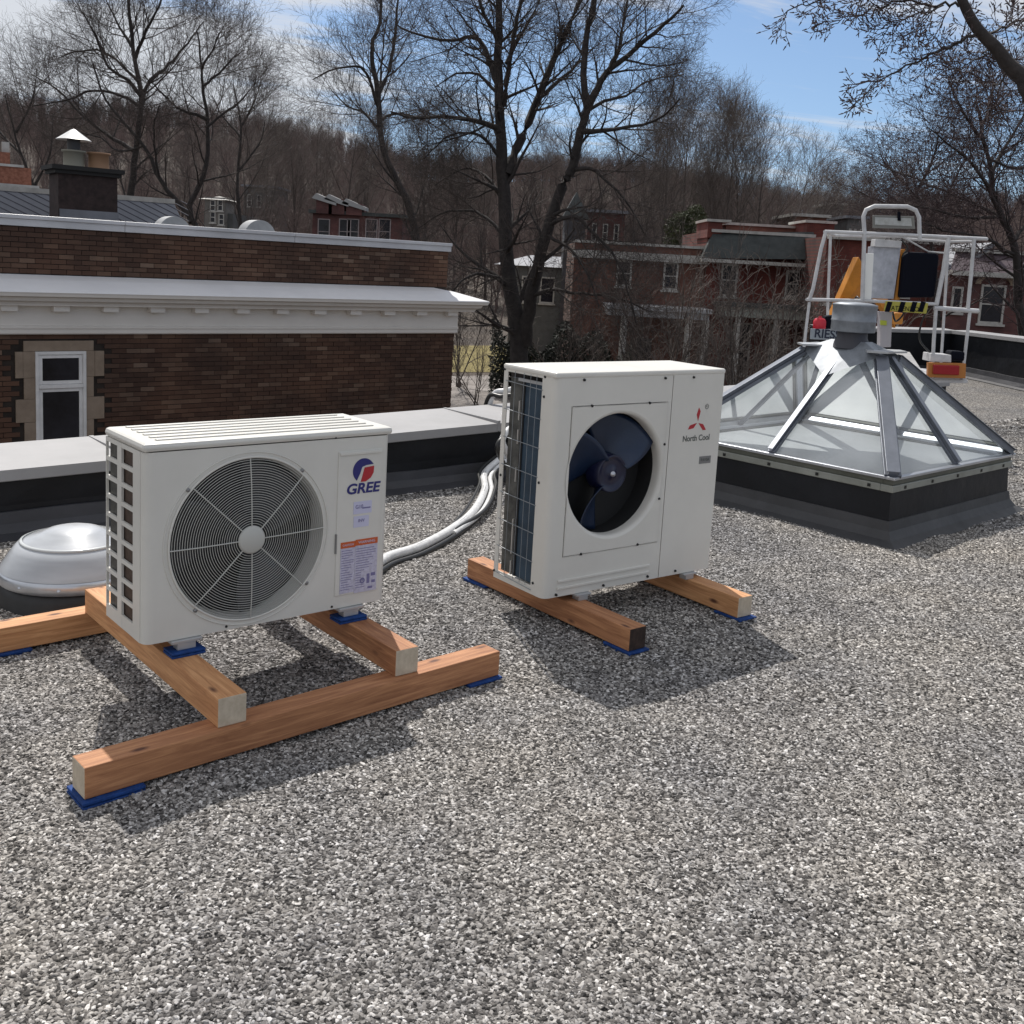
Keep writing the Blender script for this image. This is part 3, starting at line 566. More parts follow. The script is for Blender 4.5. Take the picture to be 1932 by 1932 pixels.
for x_ in (.205,.838):
    for y_ in (-.018,.30):
        t=MB(); t.box((x_-.04,y_,-.010),(x_+.04,y_+.05,-.001)).box((x_-.025,y_+.003,-.030),(x_+.025,y_+.045,-.010)); t.build('mounting_foot',ALUW,U2,.002)
# ------------------------------------------------------------------ PIPES
def smooth_path(P,n=10):
    P=[Vector(p) for p in P]; Q=[P[0]*2-P[1]]+P+[P[-1]*2-P[-2]]; o=[]
    for i in range(1,len(Q)-2):
        for k in range(n):
            t=k/n; a,b,c_,d=Q[i-1],Q[i],Q[i+1],Q[i+2]
            o.append(.5*((2*b)+(c_-a)*t+(2*a-5*b+4*c_-d)*t*t+(3*b-a-3*c_+d)*t**3))
    return o+[P[-1]]
def g(x,y,z): return atz(x,y,z)
hp=[g(700,1072,.05),g(735,1050,.04),g(790,1032,.04),g(850,1000,.04),g(893,965,.045),g(914,925,.06),g(915,893,.10),ab(4.48,5.33,.19),ab(4.62,5.34,.26),ab(4.9,5.30,.30),ab(5.3,5.15,.22),ab(5.5,4.95,.12)]
t=MB().tube(smooth_path(hp),.024,12); o=t.build('pipe',HOSEW); tag(o,'white wrapped refrigerant pipe running along the gravel from the near unit up to the parapet','pipe')
hp2=[p+Vector((.045,-.02,0)) for p in hp[4:9]]; t=MB().tube(smooth_path([hp[3]+Vector((.02,-.03,-.01))]+hp2+[ab(5.0,5.26,.22)]),.015,10); o=t.build('pipe',HOSEW); tag(o,'second thinner white pipe beside the wrapped pipe at the parapet base','pipe')
hp3=[p+Vector((.025,-.045,-.022)) for p in hp[:8]]; t=MB().tube(smooth_path(hp3),.015,8); o=t.build('cable',HOSEB); tag(o,'black cable lying beside the white pipe on the gravel','cable')
for k_,(dx,dy,dz,rr2,mm,lb) in enumerate(((.07,.02,.012,.012,HOSEB,'thin black cable rising at the parapet between the two white pipes'),(-.035,.02,.02,.010,HOSEB,'thin black cable strapped outside the thick pipe near the parapet'))):
    o=MB().tube(smooth_path([hp[3]+Vector((dx*.3,dy*.3,0))]+[p+Vector((dx,dy+.015*math.sin(i_*2+k_),dz+.012*math.sin(i_*1.7))) for i_,p in enumerate(hp[4:10])]),rr2,8).build('cable' if mm is HOSEB else 'tube',mm); tag(o,lb,'cable' if mm is HOSEB else 'tube')
for f in (.18,.30,.44,.52,.63):
    P=smooth_path(hp); i=int(f*len(P)); q=MB().tube([P[i],P[i+1],P[i+2],P[i+3]],.0235,10); q.build('tape_band',HOSEB,[x for x in COL.objects if x.name=='pipe'][0])
lp=[ab(5.35,5.25,.12),ab(5.3,5.42,.44),ab(5.22,5.62,.53),ab(5.15,5.85,.55),ab(5.02,6.02,.50),ab(4.95,6.06,.3),ab(4.95,6.08,-.4)]
lp=[g(962,870,.2),g(958,812,.42),ab(5.35,5.60,.52),ab(5.15,5.78,.56),ab(4.98,5.95,.53),ab(4.90,6.06,.40),ab(4.9,6.1,-.4)]
t=MB().tube(smooth_path(lp),.021,10); o=t.build('pipe',HOSEW); tag(o,'white pipe looping over the parapet cap left of the taller unit','pipe')
t=MB().tube(smooth_path([p+Vector((-.03,-.05,-.04)) for p in lp[:5]]+[lp[5]+Vector((-.03,0,0)),lp[6]+Vector((-.03,0,0))]),.016,8); o=t.build('cable',HOSEB); tag(o,'black cable looping over the parapet cap under the white pipe','cable')
# ------------------------------------------------------------------ DOME VENT
V=thing('dome_roof_light','clear domed roof light with a steel rim, beside the near unit','roof light',(-1.80,4.20,0)); V.scale=(1.16,1.16,1.04)
MB().lathe([(.262,.0),(.25,.05),(.235,.10),(.0,.10)],48).build('curb',BLACKR,V)
MB().lathe([(.245,.085),(.250,.09),(.252,.125),(.246,.135),(.235,.135)],48).build('rim',ALU,V)
MB().lathe([(.246,.136),(.236,.155),(.205,.207),(.190,.227),(.172,.236)],48).build('dome_skirt',DOMEM,V)
MB().lathe([(.172,.236),(.160,.245),(.11,.263),(.095,.274),(.06,.285),(0,.288)],48).build('dome_top',DOMEM,V)
MB().lathe([(.174,.232),(.180,.236),(.178,.242),(.170,.244)],48).build('dome_ridge',mat('clear_ridge',(.6,.62,.62),.2),V)
for a in (250,282,330,215): MB().lathe([(0,.008),(.006,.006),(.007,0)],8).build('clip',ALU,V,M=Matrix.Translation((.25*math.cos(R(a)),.25*math.sin(R(a)),.108)))
# ------------------------------------------------------------------ SKYLIGHT
SKS=1.62
K=thing('pyramid_skylight','glass pyramid skylight on a black curb with a round metal vent on top','skylight',(2.185,5.84,0),R(43))
zt=.315
c=MB(); q=.10
for i,(p0,p1,nx,ny) in enumerate((((0,0),(SKS,0),0,-1),((SKS,0),(SKS,SKS),1,0),((SKS,SKS),(0,SKS),0,1),((0,SKS),(0,0),-1,0))):
    def off(p,e,p_o): return (p[0]+(e if p[0]>0 else -e),p[1]+(e if p[1]>0 else -e))
    a0,b0=off(p0,.0,0),off(p1,.0,0)
    c.quad((*off(p0,.012,0),.10),(*off(p1,.012,0),.10),(*b0,zt),(*a0,zt))
c.build('curb',CAPD,K)
c=MB()
for p0,p1 in (((0,0),(SKS,0)),((SKS,0),(SKS,SKS)),((SKS,SKS),(0,SKS)),((0,SKS),(0,0))):
    prof=[(.125,.008),(.06,.035),(.028,.08),(.018,.135),(.004,.137)]
    for (e0,z0_),(e1,z1_) in zip(prof,prof[1:]): c.quad((*off(p0,e0,0),z0_),(*off(p1,e0,0),z0_),(*off(p1,e1,0),z1_),(*off(p0,e1,0),z1_))
c.build('base_flashing',CAPG2,K)
# aluminium ledge frame
def ring_frame(e,z0_,z1_,inn=.05):
    q=MB(); q.box((-e,-e,z0_),(SKS+e,inn,z1_)).box((-e,SKS-inn,z0_),(SKS+e,SKS+e,z1_)).box((-e,inn,z0_),(inn,SKS-inn,z1_)).box((SKS-inn,inn,z0_),(SKS+e,SKS-inn,z1_)); return q
ring_frame(.010,zt+.030,zt+.0605).build('base_frame',mat('olive_frame',(.10,.105,.085),.5,.3,noise=(3,.25,(.14,.145,.12))),K,.003)
ring_frame(.018,zt-.012,zt+.0295,.06).build('frame_skirt',mat('dull_aluminium',(.26,.27,.24),.45,.35,noise=(3,.25,(.34,.35,.32))),K,.004)
fr_=MB(); zf=zt+.062
for a_,b_ in (((-.03,-.03,zf),(SKS+.03,.03,zf+.018)),((-.03,SKS-.03,zf),(SKS+.03,SKS+.03,zf+.018)),((-.03,.03,zf),(.03,SKS-.03,zf+.018)),((SKS-.03,.03,zf),(SKS+.03,SKS-.03,zf+.018))): fr_.box(a_,b_)
fr_.build('drip_rail',ALU,K,.003)
for k in range(5):
    boxo('frame_clip',(.12+k*.34,-.023,zt+.0),(.138+k*.34,-.017,zt+.018),SCREW,K); boxo('frame_clip',(-.023,.12+k*.34,zt+.0),(-.017,.138+k*.34,zt+.018),SCREW,K)
boxo('light_diffuser',(.05,.05,zf-.02),(SKS-.05,SKS-.05,zf-.012),DIFF,K)
zb=zf+.018; cxy=SKS/2; hs_=.17; za=.99
base=[Vector((0,0,zb)),Vector((SKS,0,zb)),Vector((SKS,SKS,zb)),Vector((0,SKS,zb))]; top=[Vector((.75,.54,za)),Vector((.96,.54,za)),Vector((.96,1.10,za)),Vector((.75,1.10,za))]; AX,AY=.855,.82
for i in range(4):
    j=(i+1)%4; mb_=(base[i]+base[j])/2; mt_=(top[i]+top[j])/2
    for (p,q_,r_,s_) in ((base[i],mb_,mt_,top[i]),(mb_,base[j],top[j],mt_)):
        MB().quad(p,q_,r_,s_).build('glass_pane',GLASS,K)
def rafter(p,q_,w,h,name='rafter'):
    d=(q_-p).normalized(); s_=d.cross(Vector((0,0,1))).normalized(); u_=s_.cross(d)
    mb=MB()
    for (w0,h0,h1) in ((w,-.01,.012),(w*.55,.012,h),(w*.8,h,h+.006)):
        vs=[P_+s_*sx*w0/2+u_*hh for P_ in (p,q_) for sx,hh in ((-1,h0),(1,h0),(1,h1),(-1,h1))]
        mb.add(vs,[(0,1,2,3),(7,6,5,4),(0,4,5,1),(1,5,6,2),(2,6,7,3),(3,7,4,0)])
    return mb.build(name,ALUD,K,.002)
for i in range(4):
    j=(i+1)%4; rafter(base[i],top[i],.095,.032,'hip_rafter'); rafter((base[i]+base[j])/2,(top[i]+top[j])/2,.048,.030)
# cap: sloping sheet apron on each face, flanged top plate, neck and drum
ap=MB()
for i in range(4):
    j=(i+1)%4; A0=top[i]+(base[i]-top[i])*.02; B0=top[j]+(base[j]-top[j])*.02; m0=(top[i]+top[j])/2+((base[i]+base[j])/2-(top[i]+top[j])/2)*.28
    up=Vector((0,0,.036)); ap.quad(A0+up,m0+up,B0+up,(Vector((AX,AY,za+.10))+(B0-Vector((AX,AY,B0.z)))*.42),(Vector((AX,AY,za+.10))+(A0-Vector((AX,AY,A0.z)))*.42))
ap.build('cap_apron',GALV,K)
for i in range(4):
    v_=(top[i]-Vector((AX,AY,za))).normalized(); o_=top[i]+Vector((0,0,.045)); s_=Vector((-v_.y,v_.x,0))
    MB().prism([o_-v_*.16,o_+s_*.12+v_*.0,o_+v_*.06,o_-s_*.12],(0,0,.012)).build('cap_flange',ALUW,K)
MB().lathe([(.13,za+.05),(.10,za+.12),(.098,za+.165)],32,(AX,AY,0)).build('vent_neck',mat('dark_neck',(.05,.05,.06),.5,.3),K)
MB().lathe([(.095,za+.155),(.142,za+.16),(.144,za+.165),(.144,za+.225),(.147,za+.228),(.147,za+.236),(.144,za+.239),(.144,za+.33),(.147,za+.332),(.145,za+.342),(.10,za+.353),(0,za+.358)],48,(AX,AY,0)).build('vent_drum',GALV,K)
# ------------------------------------------------------------------ PLATFORM LIFT BASKET
BD=9.8
LW=mat('lift_white_paint',(.50,.50,.51),.4,noise=(8,.15)); LO=mat('lift_orange_paint',(.50,.20,.025),.45,noise=(5,.2)); LY=mat('caution_yellow',(.42,.38,.06),.5); LBK=mat('black_pouch',(.003,.004,.010),.8,0,.15)
T=thing('lift_basket','white tube work platform of a boom lift hovering behind the skylight','lift basket',at(1680,715,BD))
T0=Vector(T.location)
def lq(x,y,dy=0): return at(x,y,BD+dy)-T0
def rail(name,pts,r=.017,mt=LW,n=8): return MB().tube([lq(*p) for p in pts],r,n).build(name,mt,T)
rail('guard_hoop',[(1627,566,0),(1631,440,0),(1629,408,0),(1634,396,0),(1650,389,0),(1712,390,0),(1728,397,0),(1734,410,0),(1735,452,0)],.02)
rail('top_rail',[(1556,437,0),(1700,443,0),(1862,451,0)],.017); rail('top_rail',[(1567,444,.75),(1700,446,.75),(1790,450,.75)],.015)
rail('post',[(1558,438,0),(1549,470,0),(1534,545,0),(1526,568,0)],.017); rail('post',[(1527,570,0),(1521,620,0),(1514,682,0)],.014); rail('post',[(1790,446,0),(1780,510,0),(1767,574,0)],.022); rail('post',[(1838,450,0),(1832,520,0),(1826,582,0)],.018)
rail('post',[(1766,582,0),(1762,640,0),(1758,716,0)],.018); rail('post',[(1830,588,0),(1824,640,0),(1815,716,0)],.016)
rail('mid_rail',[(1522,565,0),(1650,568,0),(1770,574,0)],.016); rail('mid_rail',[(1762,581,0),(1846,587,0)],.022); rail('mid_rail',[(1711,451,.1),(1790,456,.1),(1840,455,.1)],.012)
rail('bracket',[(1700,445,0),(1752,475,.1),(1790,478,.1)],.008); rail('side_rail',[(1556,437,0),(1575,444,.75)],.015); rail('side_rail',[(1862,451,0),(1790,450,.75)],.015); rail('side_rail',[(1846,587,0),(1780,580,.75)],.014); rail('side_rail',[(1522,565,0),(1560,566,.75)],.014)
rail('post',[(1790,450,.75),(1782,580,.75),(1775,690,.75)],.015); rail('post',[(1567,444,.75),(1562,570,.75),(1560,690,.75)],.015)
def panel(name,quad,th,mt,bev=.004,lab=None):
    P=[lq(*p) for p in quad]; o=MB().prism(P,(0,th,0)).build(name,mt,T,bev)
    if lab: o['label']=lab
    return o
panel('platform_floor',[(1516,690,0),(1824,712,0),(1824,721,0),(1516,699,0)],.75,LW)
panel('toe_board',[(1756,716,-.01),(1826,717,-.01),(1826,723,-.01),(1753,722,-.01)],.02,LW)
panel('control_box',[(1648,465,.1),(1700,468,.1),(1686,564,.1),(1642,563,.1)],.16,mat('control_box_grey',(.40,.42,.48),.45,noise=(14,.25,(.5,.52,.58))))
panel('bright_column',[(1632,478,.02),(1649,478,.02),(1644,566,.02),(1627,566,.02)],.03,mat('sunlit_white_column',(.85,.85,.82),.3)).rotation_euler=(0,0,0)  # paler than the basket paint, the sunlight on it put into the colour
panel('box_bracket',[(1652,451,.05),(1702,455,.05),(1700,468,.05),(1650,465,.05)],.12,LW)
panel('orange_edge',[(1701,470,.12),(1708,470,.12),(1698,566,.12),(1688,566,.12)],.1,LO)
panel('tool_pouch',[(1706,480,.05),(1716,475,.05),(1768,477,.05),(1773,484,.05),(1764,561,.05),(1698,562,.05)],.18,LBK,.02)
panel('caution_strip',[(1672,568,-.03),(1752,572,-.03),(1748,592,-.03),(1668,586,-.03)],.02,LY)
for x_ in (1675,1700,1722,1738): panel('caution_stripe',[(x_,569,-.034),(x_+9,570,-.034),(x_+3,589,-.034),(x_-6,588,-.034)],.003,LBK,.0)
text('caution_print','ATTENTION',LBK,T,tuple(lq(1712,583,-.036)),.06,(R(90),0,0),sx=.9)
panel('mast',[(1662,588,.1),(1684,589,.1),(1681,655,.1),(1661,655,.1)],.1,mat('mast_pinkish',(.42,.40,.42),.5)); panel('mast_sticker',[(1661,604,.09),(1673,605,.09),(1673,614,.09),(1661,613,.09)],.008,mat('sticker_yellow',(.45,.5,.05),.5),0)
panel('sign_plate',[(1647,406,.05),(1725,408,.05),(1727,432,.05),(1647,430,.05)],.02,mat('frosted_plate',(.20,.20,.185),.4),.004); panel('sign_face',[(1651,410,.04),(1719,412,.04),(1721,427,.04),(1651,424,.04)],.008,mat('sign_cream',(.42,.43,.40),.5,noise=(18,.2,(.5,.52,.52))),.002)
panel('sign_hook',[(1694,399,.03),(1699,400,.03),(1700,417,.03),(1694,416,.03)],.02,LBK,.002)
panel('name_board',[(1530,620,.02),(1592,622,.02),(1590,642,.02),(1529,640,.02)],.02,mat('board_pale_blue',(.30,.34,.38),.5)); text('name_print','RIESS',mat('print_navy',(.01,.015,.04),.5),T,tuple(lq(1561,631,.015)),.115,(R(90),R(1),0),sx=.95,bold=.002)
t=MB(); t.lathe([(0,0),(.05,.0),(.06,.03),(.06,.09),(.045,.115),(.015,.125),(.015,.14)],16); rb_=t.build('red_canister',mat('canister_red',(.55,.015,.035),.35),T); rb_.location=lq(1545,624,.1)
panel('canister_bag',[(1557,596,.15),(1582,594,.15),(1582,622,.15),(1557,622,.15)],.1,LBK,.02)
panel('lamp_housing',[(1752,684,-.06),(1823,686,-.06),(1822,714,-.06),(1751,712,-.06)],.05,mat('lamp_surround_orange',(.45,.17,.03),.5)); panel('tail_lamp',[(1762,688,-.085),(1811,690,-.085),(1810,708,-.085),(1761,706,-.085)],.03,mat('red_lens',(.32,.008,.015),.2),.008)
panel('control_pedal',[(1757,667,-.02),(1795,670,-.02),(1795,684,-.02),(1755,682,-.02)],.2,LW); panel('pedal_cover',[(1795,662,-.02),(1822,664,-.02),(1820,682,-.02),(1793,680,-.02)],.15,LBK,.02)
for P_ in ([(1650,566,.1),(1630,600,.2),(1618,560,.3),(1606,580,.5)],[(1698,566,.1),(1705,590,.15),(1690,606,.2),(1684,588,.2)],[(1762,574,.0),(1742,600,.05),(1735,640,.1),(1757,668,.1)],[(1700,452,.1),(1712,468,.1),(1704,480,.1)]):
    MB().tube([tuple(q_) for q_ in smooth_path([lq(*p_) for p_ in P_],6)],.009,6).build('control_cable',HOSEB,T)
BM=thing('lift_boom','orange boom of the lift reaching up behind the basket','boom',at(1610,560,11)); b0=Vector(BM.location)
def bq(x,y,d): return at(x,y,d)-b0
MB().prism([bq(1620,484,11),bq(1640,520,11),bq(1606,600,11.4),bq(1568,600,11.4)],(.02,.25,0)).build('boom_arm',LO,BM,.01)
MB().prism([bq(1582,566,11.2),bq(1606,566,11.2),bq(1612,900,14),bq(1550,900,14)],(.02,.3,0)).build('boom_arm',LO,BM,.01)
MB().prism([bq(1756-4,590,11.1),bq(1765,590,11.1),bq(1765,592,11.1),bq(1756,592,11.1)],(0,.02,0))
MB().prism([bq(1688,590,10.6),bq(1706,591,10.6),bq(1703,612,10.6),bq(1686,612,10.6)],(0,.3,0)).build('jib_knuckle',LO,BM,.01)
MB().prism([bq(1640,500,11),bq(1690,590,10.7),bq(1690,620,10.7),bq(1625,520,11)],(0,.15,0)).build('jib_arm',LO,BM,.01)
# ------------------------------------------------------------------ BRICK BUILDING (left)
BB=thing('brick_building','dark brown brick building with a deep cream cornice beside the roof','building',(-1.178,19.3,0),R(40.7))
XL=-9.6; GZ=-4.2
boxo('wall_core',(XL,.012,GZ),(0,9,.56),MORTAR,BB); boxo('parapet_core',(XL,.292,.55),(-.01,.60,1.60),MORTAR,BB)
boxo('flat_roof',(XL,.6,.5),(-.02,9,.9),CAPG,BB)
bricks=[]; rg=random.Random(9); BH=.0725; BL=.213
def courses(x0,x1,z0,z1,y,skip=None):
    k=0; z=z1-BH
    while z>z0-.01:
        x=x1-(BL/2 if k%2 else 0); xe=x1
        while xe>x0:
            xs_=max(x0,x if x<xe else x)
            if not (skip and skip(xs_,xe,z)): bricks.append((xs_+.004,xe-.004,z,z+BH-.010,y+rg.uniform(-.004,.003)))
            xe=xs_; x=xs_-BL
        z-=BH; k+=1
wx0,wx1,wz0,wz1=-7.35,-6.655,-1.55,-.13
def skipw(a,b,z):
    q=-7.50 if (z>-.14 or -.80<z<-.5 or z<-1.13) else -7.61
    q2=-6.545 if (z>-.14 or -.80<z<-.5 or z<-1.13) else -6.395
    return z<.03 and z>-1.62 and b>q and a<q2
courses(XL,0,-2.1,.12,0,skipw); nlow=len(bricks); courses(XL,-.01,.90,1.60,.28)
def brick_mb(mb,b,o=(0,0,0)):
    mb.box((b[0]-o[0],b[4]-o[1],b[2]-o[2]),(b[1]-o[0],b[4]+.03-o[1],b[3]-o[2]))
low_=sorted(range(len(bricks)),key=lambda i:(abs(bricks[i][0]+6.4)+ (2.5 if i>=nlow else 0)))
ind=set(low_[:300]); meshes={}
for i in sorted(ind):
    b=bricks[i]; w_=round(b[1]-b[0],2)
    if w_ not in meshes: q_=MB(); q_.box((0,0,0),(w_,.03,BH-.010)); ob=q_.build('brick',BRICK,BB); meshes[w_]=ob.data
    else: ob=bpy.data.objects.new('brick',meshes[w_]); COL.objects.link(ob); ob.parent=BB
    ob.location=(b[0],b[4],b[2])
rest=MB()
for i,b in enumerate(bricks):
    if i not in ind: brick_mb(rest,b)
tag(rest.build('brick_courses',BRICK,BB),kind='stuff')
# side wall bricks are plain texture; stone surround, window
for (a,b) in (((-7.50,-.012,-.125),(-6.545,.03,.02)),((wx0-.16,-.010,-.50),(wx0,.03,-.128)),((-7.61,-.014,-.50),(-7.512,.03,-.13)),((wx1,-.010,-.50),(-6.53,.03,-.128)),((-6.528,-.014,-.50),(-6.395,.03,-.13)),
    ((-7.50,-.010,-.80),(wx0,.03,-.503)),((wx1,-.010,-.80),(-6.545,.03,-.503)),((-7.61,-.014,-1.13),(wx0,.03,-.803)),((wx1,-.014,-1.13),(-6.395,.03,-.803)),((-7.50,-.010,-1.55),(wx0,.03,-1.133)),((wx1,-.010,-1.55),(-6.545,.03,-1.133)),((-7.55,-.03,-1.66),(-6.5,.03,-1.553))):
    boxo('stone_block',a,b,STONE,BB,.004)
wf=MB()
def frame_box(mb,x0,x1,z0,z1,t_,y0,y1):
    mb.box((x0,y0,z0),(x0+t_,y1,z1)).box((x1-t_,y0,z0),(x1,y1,z1)).box((x0+t_,y0,z1-t_),(x1-t_,y1,z1)).box((x0+t_,y0,z0),(x1-t_,y1,z0+t_))
frame_box(wf,wx0,wx1,wz0,wz1,.045,-.03,.02); frame_box(wf,wx0+.047,wx1-.047,-.60,-.178,.05,-.012,.02); frame_box(wf,wx0+.047,wx1-.047,-1.5,-.66,.05,-.012,.02); wf.box((wx0+.046,-.035,-.657),(wx1-.046,.018,-.603))
w_=wf.build('window_frame',WFR,BB,.004)
boxo('window_pane',(wx0+.095,.004,-.55),(wx1-.095,.010,-.226),WINGL,w_); boxo('window_pane',(wx0+.095,.004,-1.46),(wx1-.095,.010,-.708),WINGL,w_)
# cornice
e=.62
def prof_run(mb,prof,x0,x1,mi=0,ret=None):
    n_=len(prof)
    # miter: right end returns outwards by the projection
    vs=[(x0,y_,z_) for y_,z_ in prof]+[(x1-y_*ret if ret else x1,y_,z_) for y_,z_ in prof]
    mb.add(vs,[(i,n_+i,n_+i+1,i+1) for i in range(n_-1)],mi)
    if ret: # return along the right side
        vs=[(x1-y_*ret,y_,z_) for y_,z_ in prof]+[(x1-y_*ret,9,z_) for y_,z_ in prof]
        mb.add(vs,[(i,n_+i,n_+i+1,i+1) for i in range(n_-1)],mi)
    else: mb.add([(x1,y_,z_) for y_,z_ in prof],[tuple(range(n_))],mi)
t=MB(); prof_run(t,[(.30,.935),(.27,.925),(.02,.875),(-.44,.735),(-.45,.72)],XL,0,0,1); t.build('cornice_flashing',CFLASH,BB)
t=MB(); prof_run(t,[(-.45,.72),(-.44,.70),(-.43,.665),(-.36,.645),(-.34,.60),(-.28,.575),(-.26,.545),(-.255,.528),(-.06,.528)],XL,0,0,1); t.build('crown_moulding',CORN,BB)
t=MB(); prof_run(t,[(-.06,.528),(-.06,.24),(-.085,.235),(-.085,.20),(-.065,.195),(-.065,.13),(-.05,.115),(.01,.115)],XL,.03,0,0); t.build('frieze',CORN,BB)
for k in range(14): boxo('modillion',(-.30-k*.685,-.20,.445),(-.08-k*.685,-.062,.5265),CORN,BB,.006)
t=MB()
for x0_,x1_ in ((XL,-6.0),(-5.995,-3.2),(-3.195,.04)): MB().box((x0_,.25,1.60),(x1_,.63,1.70)).box((x0_,.22,1.70),(x1_,.65,1.755)).build('coping',mat('coping_metal',(.50,.50,.52),.4,.2,noise=(1,.08)),BB,.006)
# roof things on the brick building and beyond it
for (x,y,rr_,d,lab) in ((324,428,31,22.3,'round white vent hood above the coping, against the grey roof'),(484,436,32,22.3,'round white vent hood above the coping, right of the grey roof')):
    p=at(x,y+12,d); rad=rr_*d/F; v_=thing('vent_hood',lab,'vent',p,R(40.7),'round vent hoods above the coping')
    MB().tube([Vector((0,-.18,0)),Vector((0,.18,0))],rad,28,smooth=True).build('hood',mat('hood_white',(.36,.365,.37),.5,noise=(3,.1)),v_); 
    MB().box((-rad*.8,-.15,-1.2),(rad*.8,.15,-.02)).build('hood_base',GALV,v_)
GR=thing('mansard_roof_building','building with a pale grey roof of diagonal slates behind the brick parapet','building',at(0,352,27),R(36))
def gl(x,y,d): 
    return Matrix.Rotation(-R(36),3,'Z')@(at(x,y,d)-Vector(GR.location))
# sloping roof face on a plane leaning back
def grp(x,top): # point of roof plane in local coords by picture column
    return gl(x,top,27+.0)
lx0=-3.0; lx1=gl(325,374,29.6).x; 
zt_=0.0; zb_=-2.4
SL=mat('grey_slate_roof',(.185,.19,.215),.5,.1,noise=(1.2,.12,(.21,.215,.24)))
MB().quad((lx0,-.9,zb_),(lx1+.9,-.9,zb_),(lx1,0,zt_),(lx0,0,zt_)).quad((lx1+.9,-.9,zb_),(lx1+.9,6,zb_),(lx1,5,zt_),(lx1,0,zt_)).quad((lx0,0,zt_),(lx1,0,zt_),(lx1,5,zt_),(lx0,5,zt_)).build('roof_face',SL,GR)
wn=Matrix.Identity(3); sd=(Vector((0,.9,2.4))).normalized(); nrm=Vector((0,-2.4,.9)).normalized()
dm=MB(); P0=Vector((lx0,-.9,zb_))+nrm*.004; Ls=math.hypot(.9,2.4)
for k in range(90):           # raised diagonal seams
    x=lx0-7+k*.34
    for sg2 in (1,):
        pts=[]
        for q in (0,1):
            xx=x+q*Ls*2.0; 
            pts.append((xx,q))
        # clip to roof width
        x0_,x1_=pts[0][0],pts[1][0]; q0=max(0,(lx0-x0_)/(x1_-x0_)); q1=min(1,(lx1+.4-x0_)/(x1_-x0_))
        if q1>q0: dm.tube([P0+Vector((x0_-lx0+(x1_-x0_)*(1-0)*(q0),0,0))+sd*Ls*(1-q0),P0+Vector((x0_-lx0+(x1_-x0_)*q1,0,0))+sd*Ls*(1-q1)],.013,4)
tag(dm.build('roof_seam',mat('seam_dark',(.10,.10,.12),.6),GR),kind='stuff')
MB().box((lx0,-.06,-.10),(lx1+.05,.15,.03)).build('ridge_trim',TRIM,GR)
MB().box((lx0,-.85,-8),(lx1+.85,5.8,zb_)).build('wall',FB_BROWN,GR)
CH=thing('brick_chimney','dark brick chimney with two clay pots and a white conical cap','chimney',at(154,410,25.5),R(36)); c0=Vector(CH.location)
s25=25.5/F
MB().box((-.62,-.45,-1.5),(.72,.5,.98)).build('stack',mat('sooty_brick',(.028,.018,.017),.9,noise=(7,.4,(.05,.032,.03))),CH,.0); t=MB(); t.box((-.70,-.52,.98),(.80,.56,1.07)).box((-.78,-.58,1.07),(.86,.62,1.17)); t.build('stack_cap',mat('chimney_cap',(.016,.015,.015),.8),CH)
boxo('flashing',(-.60,-.47,-.35),(.74,-.451,.16),GROOF,CH)
for (x_,mt,nm) in ((-.17,mat('buff_clay',(.22,.21,.17),.7),'pot'),(.40,mat('terracotta',(.28,.16,.09),.7),'pot')):
    MB().lathe([(.26,1.17),(.24,1.2),(.235,1.5),(.275,1.52),(.275,1.56),(.2,1.56)],24,(x_,0,0)).build('chimney_pot',mt,CH)
MB().lathe([(.40,1.80),(.20,1.94),(.06,2.04),(0,2.06)],20,(-.17,0,0)).build('cowl',mat('cowl_white',(.8,.8,.78),.35,.2),CH); MB().tube([(-.17,0,1.5),(-.17,0,1.85)],.15,12).build('cowl_neck',FANG,CH)
C2=thing('brick_chimney','orange brick chimney at the left edge behind the grey roof','chimney',at(18,352,31),R(30)); MB().box((-.9,-.4,-1),(.55,.5,.55)).build('stack',mat('orange_brick',(.26,.085,.045),.85,noise=(12,.4,(.33,.14,.09))),C2); boxo('stack_cap',(-.95,-.45,.55),(.35,.55,.62),TRIM,C2); boxo('stack',(-.9,-.35,.62),(-.0,.4,.95),mat('orange_brick_2',(.24,.08,.045),.85,noise=(12,.4,(.33,.14,.09))),C2)
boxo('flue',(-.5,-.2,.95),(-.25,.1,1.6),TRIM,C2); boxo('flue',(-.2,-.2,.95),(.0,.1,1.25),TRIM,C2); boxo('sill',(-.95,-.5,-.12),(.75,.6,.06),TRIM,C2)
# ------------------------------------------------------------------ HOUSES ACROSS THE STREET
def win(parent,x0,x1,z0,z1,y,fm=TRIM,t_=.09,glass=WINGL,bars=True):
    f_=MB(); frame_box(f_,x0,x1,z0,z1,t_,y-.06,y+.02)
    if bars: f_.box((x0+t_,y-.05,(z0+z1)/2-.03),(x1-t_,y+.02,(z0+z1)/2+.03))
    w=f_.build('window_frame',fm,parent); boxo('sill',(x0-.08,y-.12,z0-.10),(x1+.08,y+.02,z0-.002),fm,w); boxo('pane',(x0+t_,y-.02,z0+t_),(x1-t_,y+.0,z1-t_),glass,w)
    return w
def house(name,label,cat,D,x0,x1,ytop,wallm,depth=8,zbot=None):
    """D: distance; x0,x1,ytop in picture units give width and height at that distance"""
    p=at(x0,ytop,D); q=at(x1,ytop,D); r=thing(name,label,cat,(p.x,D,-4.2)); w=q.x-p.x; h=p.z+4.2
    boxo('wall',(0,0,0),(w,depth,h),wallm,r)
    def lc_(x,y): s=at(x,y,D); return s.x-p.x,s.z+4.2
    return r,w,h,lc_
